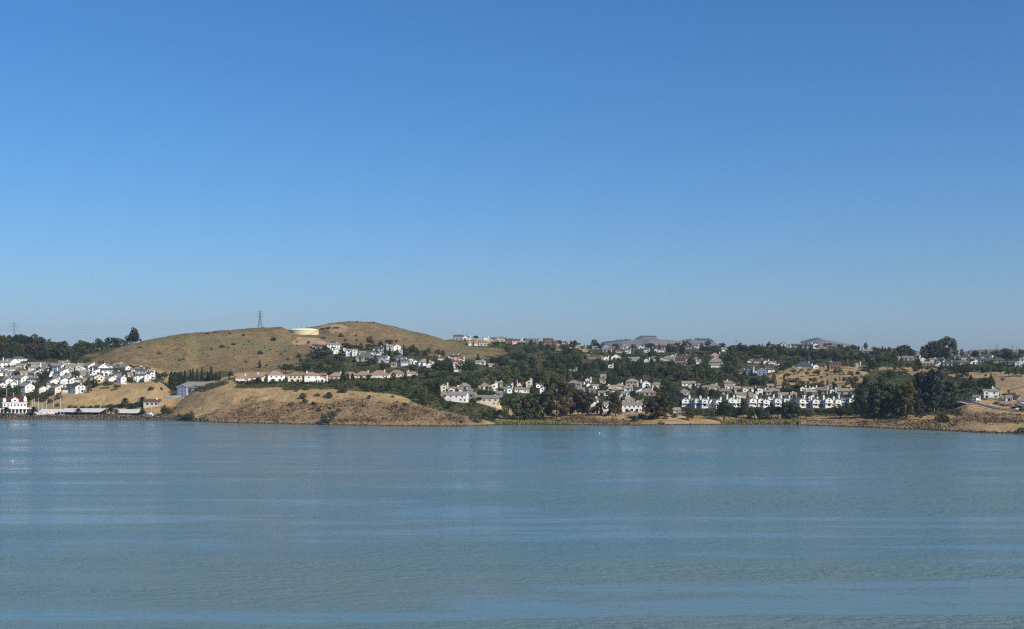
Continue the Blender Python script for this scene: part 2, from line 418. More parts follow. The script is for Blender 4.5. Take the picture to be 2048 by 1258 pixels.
# the sheet goes on to the horizon
EXT = [2900., 5000., 8000., 11000., 13500.]
VX = [XG.reshape(-1)]; VY = [YG.reshape(-1)]; VZ = [ZG.reshape(-1)]; base = nx*ny; prev = idx[:, -1]
for k, ye in enumerate(EXT):
    VX.append((PXG-CX)/F*ye); VY.append(np.full(nx, ye)); VZ.append(np.full(nx, [46, 42, 40, 38, 36][k]))
    cur = base+np.arange(nx); base += nx
    fq = np.concatenate([fq, np.stack([prev[:-1], prev[1:], cur[1:], cur[:-1]], -1)]); prev = cur
V = np.stack([np.concatenate(VX), np.concatenate(VY), np.concatenate(VZ)], -1)

def ground_material():
    m, nt, b = new_mat('dry hillside')
    tc = N(nt, 'ShaderNodeTexCoord'); P = tc.outputs['Object']
    at = N(nt, 'ShaderNodeAttribute', attribute_name='cover')
    sp = N(nt, 'ShaderNodeSeparateColor'); nt.links.new(at.outputs['Color'], sp.inputs[0])
    big = noise(nt, P, 0.012, 5, 0.6); mid = noise(nt, P, 0.07, 5, 0.65); fine = noise(nt, P, 0.45, 4, 0.7); patch = noise(nt, P, 0.16, 4, 0.7)
    # thin streaks where grass has lodged down the slope
    mp = N(nt, 'ShaderNodeMapping'); mp.inputs['Scale'].default_value = (0.35, 0.09, 0.3); mp.inputs['Rotation'].default_value = (0, 0, 0.5)
    nt.links.new(P, mp.inputs[0]); streak = noise(nt, mp.outputs[0], 1.0, 5, 0.7)
    gold = ramp(nt, mid, [(0.25, (0.27, 0.178, 0.08)), (0.5, (0.425, 0.30, 0.142)), (0.75, (0.53, 0.40, 0.21))])
    gold = mixc(nt, maprange(nt, big, 0.45, 0.62, 0, 0.5), gold, (0.29, 0.20, 0.115))
    gold = mixc(nt, maprange(nt, streak, 0.5, 0.72, 0, 0.5), gold, (0.23, 0.18, 0.095))
    gold = mixc(nt, maprange(nt, patch, 0.52, 0.72, 0, 0.6), gold, (0.19, 0.13, 0.07))
    olive = ramp(nt, mid, [(0.25, (0.14, 0.10, 0.052)), (0.5, (0.23, 0.162, 0.085)), (0.78, (0.30, 0.205, 0.115))])
    olive = mixc(nt, maprange(nt, big, 0.42, 0.58, 0, 0.85), olive, (0.18, 0.158, 0.074))
    olive = mixc(nt, maprange(nt, patch, 0.48, 0.66, 0, 0.75), olive, (0.10, 0.085, 0.042))
    brush = ramp(nt, fine, [(0.3, (0.13, 0.086, 0.05)), (0.5, (0.27, 0.185, 0.10)), (0.72, (0.40, 0.285, 0.155))])
    green = ramp(nt, mid, [(0.28, (0.035, 0.05, 0.02)), (0.52, (0.07, 0.078, 0.034)), (0.8, (0.19, 0.15, 0.08))])
    bare = ramp(nt, mid, [(0.3, (0.30, 0.19, 0.10)), (0.7, (0.46, 0.34, 0.21))])
    def mask(ch, lo=0.35, hi=0.65, k=0.5):
        j = math_(nt, 'ADD', ch, math_(nt, 'MULTIPLY', math_(nt, 'SUBTRACT', fine, 0.5), k))
        return maprange(nt, j, lo, hi)
    c = mixc(nt, mask(sp.outputs[2], 0.2, 0.8, 0.8), gold, olive)
    c = mixc(nt, mask(sp.outputs[1], k=0.9), c, green)
    c = mixc(nt, mask(sp.outputs[0], 0.25, 0.75, k=1.6), c, brush)
    c = mixc(nt, mask(at.outputs['Alpha'], k=0.7), c, bare)
    # wet rock and mud at the waterline
    sx = N(nt, 'ShaderNodeSeparateXYZ'); nt.links.new(P, sx.inputs[0])
    wet = maprange(nt, math_(nt, 'ADD', sx.outputs[2], math_(nt, 'MULTIPLY', fine, -0.9)), 0.1, 0.5, 1, 0)
    c = mixc(nt, wet, c, (0.05, 0.042, 0.032))
    nt.links.new(c, b.inputs['Base Color'])
    hgt = math_(nt, 'ADD', math_(nt, 'MULTIPLY', fine, 0.7), math_(nt, 'MULTIPLY', mid, 2.0))
    bump(nt, b, hgt, 1.0, 0.9)
    b.inputs['Specular IOR Level'].default_value = 0.05; b.inputs['Roughness'].default_value = 1.0
    return m
gme = mesh_np('ground', V, fq, mat=ground_material(), smooth=True)
ca = gme.attributes.new('cover', 'FLOAT_COLOR', 'POINT')
cc = np.zeros((len(V), 4), np.float32)
cc[:nx*ny, 0] = C_BR.ravel(); cc[:nx*ny, 1] = C_GR.ravel(); cc[:nx*ny, 2] = C_OL.ravel(); cc[:nx*ny, 3] = C_BA.ravel()
ca.data.foreach_set('color', cc.ravel())
ground = tag(link(bpy.data.objects.new('ground', gme)), kind='structure')

# ------------------------------------------------------------------ far hills
def far_hill(pts, Yc, depth, seed):
    pts = np.array(pts, float); xs = np.linspace(pts[0, 0]-40, pts[-1, 0]+40, 120)
    yy = np.interp(xs, pts[:, 0], pts[:, 1], left=HY-8, right=HY-8)
    e0 = np.clip((xs-(pts[0, 0]-40))/40, 0, 1); e1 = np.clip(((pts[-1, 0]+40)-xs)/40, 0, 1)
    yy = yy + (1-np.minimum(e0, e1))*25
    v = np.linspace(-1, 1, 33); sh = np.cos(v*math.pi/2)**1.3
    Yv = Yc+v*depth
    Xv = (xs[:, None]-CX)/F*Yc*np.ones_like(v)[None, :]
    H = CAMZ+(HY-yy)/F*Yc
    Zv = 20+(H[:, None]-20)*sh[None, :]
    Zv = Zv+fbm(Xv+seed*1000, np.tile(Yv, (len(xs), 1)), 420, 4)*28*sh[None, :]*(np.abs(v)[None, :] > .03)
    Vv = np.stack([Xv, np.tile(Yv, (len(xs), 1)), Zv], -1).reshape(-1, 3)
    ii = np.arange(len(xs)*33).reshape(len(xs), 33)
    q = np.stack([ii[:-1, :-1], ii[1:, :-1], ii[1:, 1:], ii[:-1, 1:]], -1).reshape(-1, 4)
    m, nt, b = MATFAR
    me = mesh_np('far_hill', Vv, q, mat=m, smooth=True)
    return tag(link(bpy.data.objects.new('far_hill', me)), kind='structure')
MATFAR = new_mat('far dry hill')
_m, _nt, _b = MATFAR
_tc = N(_nt, 'ShaderNodeTexCoord')
_n = noise(_nt, _tc.outputs['Object'], 0.005, 7, 0.65)
_nt.links.new(ramp(_nt, _n, [(0.36, (0.06, 0.06, 0.042)), (0.46, (0.16, 0.12, 0.085)), (0.7, (0.25, 0.18, 0.13))]), _b.inputs['Base Color'])
def crest_wood(spans, Yc):
    g = np.random.default_rng(9); C = []
    for x0, x1, y0, y1 in spans:
        for x in np.arange(x0, x1, .55):
            yb = y0+(y1-y0)*(x-x0)/(x1-x0)
            for k in range(7):
                r = g.uniform(8, 19); Y = Yc+g.uniform(-90, 90); d = g.normal(0, 1, 3); d /= np.linalg.norm(d)
                C.append(((x-CX)/F*Yc+d[0]*r, Y+d[1]*r, CAMZ+(HY-yb)/F*Yc+abs(d[2])*r*.8-2))
    C = np.array(C); n = len(C); a = g.normal(0, 1, (n, 3)); a /= np.linalg.norm(a, axis=1)[:, None]; b = np.cross(a, g.normal(0, 1, (n, 3))); b /= np.linalg.norm(b, axis=1)[:, None]
    s = g.uniform(5, 10, (n, 1)); P = np.stack([C-a*s, C-b*s, C+a*s, C+b*s], 1).reshape(-1, 3)
    m = paint('far wood', (0.035, 0.045, 0.028), .9)
    return tag(link(bpy.data.objects.new('far_wood', mesh_np('far_wood', P, np.arange(4*n).reshape(-1, 4), mat=m))), kind='stuff')
crest_wood([(1206, 1256, 687, 681), (1272, 1282, 680, 675.5), (1282, 1308, 674.5, 674.5), (1368, 1380, 682.5, 680.5), (1392, 1416, 680.2, 680.6), (1416, 1426, 681, 686)], 11000)
crest_wood([(1606, 1620, 685, 681), (1620, 1637, 681, 678)], 11500)
far_hill([(1180,694),(1200,689),(1220,685),(1250,681.5),(1268,680),(1278,677),(1284,674),(1306,674),(1312,678),(1345,681),(1365,682.5),(1385,680),(1400,680),(1414,680.5),(1424,686),(1445,693)], 11000, 1900, 1)
far_hill([(1592,693),(1606,685),(1620,681),(1636,678),(1650,681),(1672,685),(1690,689),(1710,697)], 11500, 1700, 2)
far_hill([(1752,700),(1776,696),(1800,696),(1830,702),(1880,711),(1925,706),(1960,703),(2000,701),(2048,700.5),(2150,699),(2300,698)], 6500, 1300, 3)
far_hill([(1450,705),(1500,701),(1550,702),(1600,706)], 5000, 900, 4)

# ------------------------------------------------------------------ water
def water_material():
    m, nt, b = new_mat('bay water')
    tc = N(nt, 'ShaderNodeTexCoord'); P = tc.outputs['Object']
    def mapped(sx, sy, rot=0.0):
        mp = N(nt, 'ShaderNodeMapping'); mp.inputs['Scale'].default_value = (sx, sy, 1); mp.inputs['Rotation'].default_value = (0, 0, rot)
        nt.links.new(P, mp.inputs[0]); return mp.outputs[0]
    lanes = noise(nt, mapped(0.0024, 0.017, 0.24), 1.0, 6, 0.62, 0.6)       # wind lanes
    lanes2 = noise(nt, mapped(0.007, 0.055, 0.45), 1.0, 5, 0.6, 0.9)
    calm = maprange(nt, math_(nt, 'ADD', math_(nt, 'MULTIPLY', lanes, 0.65), math_(nt, 'MULTIPLY', lanes2, 0.35)), 0.445, 0.56)
    sl = noise(nt, mapped(0.0020, 0.012, 0.5), 1.0, 3, 0.5, 0.7)                # thin slicks where currents meet
    sl = math_(nt, 'ABSOLUTE', math_(nt, 'SUBTRACT', sl, 0.5), 0.0)
    slick = math_(nt, 'MULTIPLY', maprange(nt, sl, 0.0, 0.022, 1, 0), maprange(nt, noise(nt, mapped(0.004, 0.006), 1.0, 2, 0.5), 0.45, 0.6))
    calm = math_(nt, 'MAXIMUM', calm, slick)
    w0 = noise(nt, mapped(0.035, 0.085, 0.12), 1.0, 2, 0.5)
    w1 = noise(nt, mapped(0.20, 0.40, 0.08), 1.0, 3, 0.55)
    w2 = noise(nt, mapped(0.50, 0.85, -0.15), 1.0, 3, 0.6)
    w3 = noise(nt, mapped(1.6, 2.6, 0.3), 1.0, 2, 0.5)
    def acc(*ws):
        t = None
        for w, k in ws:
            u = math_(nt, 'MULTIPLY', w, k); t = u if t is None else math_(nt, 'ADD', t, u)
        return t
    h = acc((w0, 1.9), (w1, 1.7), (w2, 0.95), (w3, 0.10))
    bm = bump(nt, b, h, 1.0, 0.65)
    nt.links.new(maprange(nt, calm, 0, 1, 1.0, 0.14), bm.inputs['Strength'])
    silt = noise(nt, mapped(0.002, 0.007, 0.05), 1.0, 4, 0.6)
    nt.links.new(ramp(nt, silt, [(0.35, (0.106, 0.192, 0.196)), (0.65, (0.148, 0.204, 0.174))]), b.inputs['Base Color'])
    b.inputs['IOR'].default_value = 1.333
    b.inputs['Specular IOR Level'].default_value = 0.5
    nt.links.new(maprange(nt, calm, 0, 1, 0.28, 0.12), b.inputs['Roughness'])
    return m
wm = MB()
xs_ = [-4000, -1500, -700, 0, 700, 1500, 4000]; ys_ = [-1500, -200, 150, 400, 800, 1300, 1700]
for i, x in enumerate(xs_):
    for j, y in enumerate(ys_): wm.v.append((x, y, 0))
for i in range(6):
    for j in range(6): wm.f.append((i*7+j, (i+1)*7+j, (i+1)*7+j+1, i*7+j+1))
tag(link(bpy.data.objects.new('water', wm.mesh('water', water_material()))), kind='structure')

# ------------------------------------------------------------------ haze: the air over the bay
hm = bpy.data.materials.new('haze'); hm.use_nodes = True
hn = hm.node_tree; hn.nodes.clear()
pv = hn.nodes.new('ShaderNodeVolumePrincipled'); ho = hn.nodes.new('ShaderNodeOutputMaterial')
pv.inputs['Color'].default_value = (0.56, 0.72, 0.98, 1)
pv.inputs['Density'].default_value = 0.000035
pv.inputs['Anisotropy'].default_value = 0.1
hn.links.new(pv.outputs[0], ho.inputs['Volume'])
hz = obj('haze', MB().box(-9000, 9000, -1600, 13800, -12, 560).mesh('haze', hm))
tag(hz, kind='stuff')
# ------------------------------------------------------------------ surface colours
WALL = {'w': ('white', (0.80, 0.79, 0.75)), 'c': ('cream', (0.72, 0.63, 0.46)), 'b': ('beige', (0.50, 0.43, 0.34)), 'g': ('grey', (0.36, 0.36, 0.35)),
        'n': ('shade-tinted white', (0.26, 0.30, 0.35)), 'e': ('pale green', (0.36, 0.45, 0.38)), 'r': ('brown', (0.20, 0.12, 0.085)), 'k': ('pinkish', (0.50, 0.34, 0.29)),
        'u': ('slate blue', (0.095, 0.148, 0.265))}
ROOF = {'G': ('grey', (0.275, 0.26, 0.235)), 'D': ('slate', (0.105, 0.108, 0.115)), 'B': ('brown', (0.12, 0.08, 0.062)), 'T': ('pink-brown', (0.33, 0.235, 0.18)),
        'K': ('tan', (0.33, 0.275, 0.205)), 'O': ('orange', (0.42, 0.14, 0.06)), 'R': ('maroon', (0.10, 0.035, 0.035)), 'L': ('pale grey metal', (0.58, 0.57, 0.54)), 'E': ('grey-green', (0.145, 0.165, 0.145))}
def roof_material(name, c):
    m, nt, b = new_mat(name)
    tc = N(nt, 'ShaderNodeTexCoord'); oi = N(nt, 'ShaderNodeObjectInfo')
    n = noise(nt, tc.outputs['Object'], 0.9, 5, 0.7)
    br = N(nt, 'ShaderNodeTexBrick'); br.inputs['Scale'].default_value = 1.1
    br.inputs['Color1'].default_value = (1, 1, 1, 1); br.inputs['Color2'].default_value = (0.82, 0.82, 0.82, 1); br.inputs['Mortar'].default_value = (0.5, 0.5, 0.5, 1)
    nt.links.new(tc.outputs['Object'], br.inputs['Vector'])
    k = mixc(nt, 1.0, ramp(nt, n, [(0.3, (0.78, 0.78, 0.78)), (0.7, (1.2, 1.18, 1.15))]), br.outputs['Color'], 'MULTIPLY')
    v = N(nt, 'ShaderNodeCombineColor'); r = maprange(nt, oi.outputs['Random'], 0, 1, 0.85, 1.2)
    for i in range(3): nt.links.new(r, v.inputs[i])
    nt.links.new(mixc(nt, 1.0, mixc(nt, 1.0, c, k, 'MULTIPLY'), v.outputs[0], 'MULTIPLY'), b.inputs['Base Color'])
    bump(nt, b, br.outputs['Fac'], 0.4, 0.05)
    return m
MW = {k: paint('wall '+v[0], v[1], 0.9, 0.07, 0.5) for k, v in WALL.items()}
MR = {k: roof_material('roof '+v[0], v[1]) for k, v in ROOF.items()}
M_GLASS, _nt, _b = new_mat('window glass')
_b.inputs['Base Color'].default_value = (0.03, 0.04, 0.05, 1); _b.inputs['Roughness'].default_value = 0.12; _b.inputs['Specular IOR Level'].default_value = 0.5
M_TRIM = paint('white trim', (0.78, 0.77, 0.74), 0.7, 0.05)
M_DOOR = paint('brown door', (0.16, 0.10, 0.07), 0.7)
M_GAR = paint('garage door', (0.62, 0.60, 0.55), 0.7, 0.05)
M_CHIM = paint('chimney', (0.74, 0.72, 0.68), 0.9, 0.1)
M_BARK = paint('bark', (0.105, 0.08, 0.06), 0.95, 0.35, 1.2)
M_BARKPALE = paint('pale eucalyptus bark', (0.20, 0.165, 0.13), 0.95, 0.4, 0.8)
M_STEEL = paint('galvanised steel', (0.13, 0.135, 0.14), 0.6, 0.1)
M_WOOD = paint('weathered wood', (0.15, 0.11, 0.08), 0.95, 0.25)
M_CONC = paint('concrete', (0.42, 0.40, 0.36), 0.9, 0.12)

def leaf_material(name, c, dry=None):
    m, nt, b = new_mat(name)
    oi = N(nt, 'ShaderNodeObjectInfo'); tc = N(nt, 'ShaderNodeTexCoord'); ge = N(nt, 'ShaderNodeNewGeometry')
    n = noise(nt, ge.outputs['Position'], 0.22, 4, 0.7)
    c0 = tuple(x*0.62 for x in c); c1 = tuple(x*1.5 for x in c)
    k = ramp(nt, n, [(0.28, c0), (0.52, c), (0.75, c1)])
    v = N(nt, 'ShaderNodeCombineColor'); 
    nt.links.new(maprange(nt, oi.outputs['Random'], 0, 1, 0.72, 1.3), v.inputs[0])
    nt.links.new(maprange(nt, oi.outputs['Random'], 0, 1, 0.82, 1.18), v.inputs[1])
    nt.links.new(maprange(nt, oi.outputs['Random'], 0, 1, 1.15, 0.85), v.inputs[2])
    k = mixc(nt, 1.0, k, v.outputs[0], 'MULTIPLY')
    nt.links.new(k, b.inputs['Base Color'])
    b.inputs['Roughness'].default_value = 0.75; b.inputs['Specular IOR Level'].default_value = 0.12
    tr = N(nt, 'ShaderNodeBsdfTranslucent'); nt.links.new(k, tr.inputs['Color']); mx = N(nt, 'ShaderNodeMixShader'); mx.inputs[0].default_value = 0.3
    nt.links.new(b.outputs[0], mx.inputs[1]); nt.links.new(tr.outputs[0], mx.inputs[2]); nt.links.new(mx.outputs[0], nt.nodes['Material Output'].inputs['Surface'])
    return m
TONE = {'d': ('dark green', (0.042, 0.057, 0.024)), 'm': ('green', (0.072, 0.094, 0.031)), 'l': ('light green', (0.12, 0.15, 0.046)),
        'o': ('olive green', (0.095, 0.092, 0.040)), 'b': ('brownish green', (0.088, 0.079, 0.045)), 'y': ('yellow-green', (0.17, 0.165, 0.06)),
        'p': ('purple-leaved', (0.06, 0.03, 0.042)), 'g': ('grey-green', (0.092, 0.10, 0.062)), 'r': ('maroon-leaved', (0.13, 0.012, 0.03))}
ML = {k: leaf_material(v[0]+' foliage', v[1]) for k, v in TONE.items()}

# ------------------------------------------------------------------ house kit
_hc = {}
def cached(key, fn):
    if key not in _hc: _hc[key] = fn()
    return _hc[key]
def gable_roof_mesh(w, d, H, pitch, axis, oh=0.5, th=0.28):
    """gable roof: two slopes with thickness and overhang; ridge along axis"""
    half = (w if axis == 'y' else d)/2; L = (d if axis == 'y' else w)/2+oh*0.7
    rise = half*pitch; e = half+oh; ez = H-oh*pitch
    pr = [(-e, ez), (0, H+rise), (e, ez), (e, ez+th), (0, H+rise+th*1.15), (-e, ez+th)]
    if axis == 'y': return MB().prism(pr, 'y', -L, L).mesh('roof')
    return MB().prism(pr, 'x', -L, L).mesh('roof')
def gable_wall_mesh(w, d, H, pitch, axis, deep=4.0):
    half = (w if axis == 'y' else d)/2; L = (d if axis == 'y' else w)/2
    pr = [(-half, -deep), (half, -deep), (half, H), (0, H+half*pitch-0.02), (-half, H)]
    return MB().prism(pr, axis, -L, L).mesh('wall')
def hip_roof_mesh(w, d, H, pitch, oh=0.55, th=0.25):
    a, b = w/2+oh, d/2+oh; r = min(a, b)*pitch; k = min(a, b)
    if a >= b: p0, p1 = (-(a-k)-0.05, 0), (a-k+0.05, 0)
    else: p0, p1 = (0, -(b-k)-0.05), (0, b-k+0.05)
    z0 = H-0.12; z1 = z0+th; zt = z1+r
    v = [(-a,-b,z0),(a,-b,z0),(a,b,z0),(-a,b,z0),(-a,-b,z1),(a,-b,z1),(a,b,z1),(-a,b,z1),(p0[0],p0[1],zt),(p1[0],p1[1],zt)]
    f = [(0,3,2,1),(0,1,5,4),(1,2,6,5),(2,3,7,6),(3,0,4,7)]
    if a >= b: f += [(4,5,9,8),(6,7,8,9),(5,6,9),(7,4,8)]
    else: f += [(4,5,8),(6,7,9),(5,6,9,8),(7,4,8,9)]
    m = MB(); m.poly(v, f); return m.mesh('roof')
def window_mesh(w, h):
    m = MB(); m.box(-w/2, w/2, -0.06, 0.06, 0, h)
    return m.mesh('window', M_GLASS)
def win_frame_mesh(w, h):
    m = MB(); t = 0.14
    m.box(-w/2-t, w/2+t, -0.10, 0.02, -t-0.06, -0.001); m.box(-w/2-t, w/2+t, -0.10, 0.02, h+0.001, h+t)
    m.box(-w/2-t, -w/2-0.001, -0.10, 0.02, 0, h); m.box(w/2+0.001, w/2+t, -0.10, 0.02, 0, h)
    return m.mesh('frame', M_TRIM)
def put_window(parent, x, y, z, rz, w, h, frame=False):
    o = obj('window', cached(('win', w, h), lambda: window_mesh(w, h)), parent, (x, y, z), rz)
    if frame:
        obj('frame', cached(('wf', w, h), lambda: win_frame_mesh(w, h)), o)
    return o

def house(kind, name, loc, rz, w, d, st, wall, roof, chim=True, seed=0, frames=False):
    """kind: G gable to the front, S ridge across, H hip, L ridge across with a gabled wing, M single slope, F flat"""
    r = random.Random(seed)
    w = round(w*2)/2; d = round(d*2)/2
    t = empty(name, loc, rz)
    H = 2.75*st+0.3; mw, mr = MW[wall], MR[roof]
    key = (kind, w, d, st)
    ridge = H
    if kind in 'GSL':
        ax = 'y' if kind == 'G' else 'x'; pt = 0.56 if kind == 'G' else 0.44
        obj('wall', cached(('gw',)+key, lambda: gable_wall_mesh(w, d, H, pt, ax)), t, mat=mw)
        ro = obj('roof', cached(('gr',)+key, lambda: gable_roof_mesh(w, d, H, pt, ax)), t, mat=mr)
        ridge = H+(w if kind == 'G' else d)/2*pt
    elif kind == 'H':
        obj('wall', cached(('hw',)+key, lambda: MB().box(-w/2, w/2, -d/2, d/2, -4, H).mesh('wall')), t, mat=mw)
        ro = obj('roof', cached(('hr',)+key, lambda: hip_roof_mesh(w, d, H, 0.6)), t, mat=mr)
        ridge = H+min(w, d)/2*0.6
    elif kind == 'M':
        pr = [(-w/2, -4), (w/2, -4), (w/2, H+w*0.34), (-w/2, H-0.6)]
        obj('wall', cached(('mw',)+key, lambda: MB().prism(pr, 'y', -d/2, d/2).mesh('wall')), t, mat=mw)
        s = (w*0.34+0.6)/w
        pr2 = [(-w/2-.4, H-0.6-.4*s), (w/2+.3, H+w*.34+.3*s), (w/2+.3, H+w*.34+.3*s+.28), (-w/2-.4, H-0.6-.4*s+.28)]
        ro = obj('roof', cached(('mr',)+key, lambda: MB().prism(pr2, 'y', -d/2-.4, d/2+.4).mesh('roof')), t, mat=mr)
        ridge = H+w*0.3
    else:
        obj('wall', cached(('fw',)+key, lambda: MB().box(-w/2, w/2, -d/2, d/2, -4, H).mesh('wall')), t, mat=mw)
        ro = obj('roof', cached(('fr',)+key, lambda: MB().box(-w/2-.5, w/2+.5, -d/2-.5, d/2+.5, H+.002, H+.38).mesh('roof')), t, mat=mr)
    fy = -d/2
    wing = None
    if kind == 'L':
        ww = round(w*0.42*2)/2; wd = 3.0; sx = 1 if r.random() < 0.6 else -1; wxc = sx*(w/2-ww/2-0.05); Hw = H-0.25
        obj('wing_wall', cached(('ww', ww, st), lambda: gable_wall_mesh(ww, wd+2, Hw, 0.46, 'y')), t, (wxc, fy-wd/2+1.0, 0), mat=mw)
        obj('wing_roof', cached(('wr', ww, st, d), lambda: gable_roof_mesh(ww, wd+2+d*0.3, Hw, 0.46, 'y', 0.4)), t, (wxc, fy-wd/2+1.0+d*0.15, 0), mat=mr)
        wing = (wxc, ww, fy-wd/2+1.0-(wd+2)/2)
    if chim:
        cx = (w/2+0.3 if kind == 'G' else w*0.28)*(1 if r.random() < 0.7 else -1); cy = r.uniform(-d*0.15, d*0.25) if kind == 'G' else r.uniform(-0.1, 0.2)*d
        ht = ridge+1.0
        z0 = -1.0 if kind == 'G' else H-0.4
        cm = cached(('ch', kind == 'G', round(ht*2), round(z0*2)), lambda: MB().box(-.62, .62, -.45, .45, z0, ht).box(-.74, .74, -.57, .57, ht+.001, ht+.25).mesh('chimney', M_CHIM))
        obj('chimney', cm, ro, (cx, cy, 0))
    # openings on the face that looks down the slope
    def row(z, y, xc, width, n, ww_, hh):
        for k in range(n):
            x = xc+(k-(n-1)/2)*width/n
            put_window(t, x, y-0.03, z, 0, ww_, hh, frames)
    faces = [(0, w, fy)]
    if wing: 
        faces = [(-wing[0]*0.75, w-wing[1]-1, fy), (wing[0], wing[1], wing[2])]
    for fx, fw, y in faces:
        n = max(1, int(fw/r.uniform(3.3, 5.2)))
        for s in range(int(st)):
            z = 0.9+2.75*s
            if s == 0 and r.random() < 0.45 and fw > 5.5:
                obj('garage_door', cached(('gar',), lambda: MB().box(-2.3, 2.3, -.05, .05, 0, 2.2).mesh('garage_door', M_GAR)), t, (fx-fw*0.2, y-0.03, 0.05))
                row(0.9, y, fx+fw*0.28, fw*0.3, 1, 1.3, 1.3)
            elif s == 0 and r.random() < 0.5:
                row(0.15, y, fx, fw*0.8, max(1, n-1), 2.2, 2.15)
            else:
                row(z, y, fx, fw*0.9, n, 1.4 if r.random() < .6 else 1.8, 1.25)
    if kind == 'G' and st >= 2: row(H+0.1, fy, 0, 1, 1, 1.1, 0.8)
    for sgn in (1, -1):
        for s in range(int(st)):
            for k in range(2):
                put_window(t, sgn*(w/2+0.03), (k-0.5)*d*0.45, 0.9+2.75*s, sgn*math.pi/2, 1.3, 1.2)
    obj('door', cached(('door',), lambda: MB().box(-.5, .5, -.05, .05, 0, 2.1).mesh('door', M_DOOR)), t, (w*0.46-0.6 if not wing else -wing[0]*0.9, fy-0.03, 0.02))
    return t, ridge

# ------------------------------------------------------------------ tree kit
def leaf_quads(C, Nn, S, seed, tilt=0.8):
    """little leaf-clump faces at points C with preferred normals Nn"""
    g = np.random.default_rng(seed); n = len(C)
    nn = Nn+g.normal(0, tilt, (n, 3)); nn /= np.linalg.norm(nn, axis=1)[:, None]+1e-9
    a = g.normal(0, 1, (n, 3)); u = np.cross(nn, a); u /= np.linalg.norm(u, axis=1)[:, None]+1e-9
    v = np.cross(nn, u)
    s = S*g.uniform(0.6, 1.35, n)[:, None]; e = g.uniform(0.55, 1.0, n)[:, None]
    P = np.stack([C-u*s-v*s*e*.5, C+u*s*.3-v*s*e, C+u*s+v*s*e*.4, C-u*s*.4+v*s*e], 1).reshape(-1, 3)
    return P, np.arange(4*n).reshape(-1, 4)
def lobes_crown(seed, lobes, n, leaf, fill=0.35, tilt=0.55):
    """lobes: list of (x,y,z,rx,ry,rz)"""
    g = np.random.default_rng(seed); L = np.array(lobes, float)
    vol = (L[:, 3]*L[:, 4]*L[:, 5])**(2/3); k = g.choice(len(L), n, p=vol/vol.sum())
    d = g.normal(0, 1, (n, 3)); d /= np.linalg.norm(d, axis=1)[:, None]
    rr = 1-fill*g.random(n)**2.0
    C = L[k, :3]+d*L[k, 3:]*rr[:, None]
    # drop the ones deep inside another lobe
    keep = np.ones(n, bool)
    for j in range(len(L)):
        q = (C-L[j, :3])/L[j, 3:]; keep &= (np.linalg.norm(q, axis=1) > 0.72)
    C = C[keep]; d = d[keep]
    return leaf_quads(C, d*1.2+np.array([0, 0, 0.25]), leaf, seed+1, tilt)
def crown_mesh(name, P, q): return mesh_np(name, P, q)
def limb_mesh(segs, name='trunk', n=6):
    m = MB()
    for p, q, r0, r1 in segs: m.bar(p, q, r0, n, r1)
    return m.mesh(name)
CROWN = {}
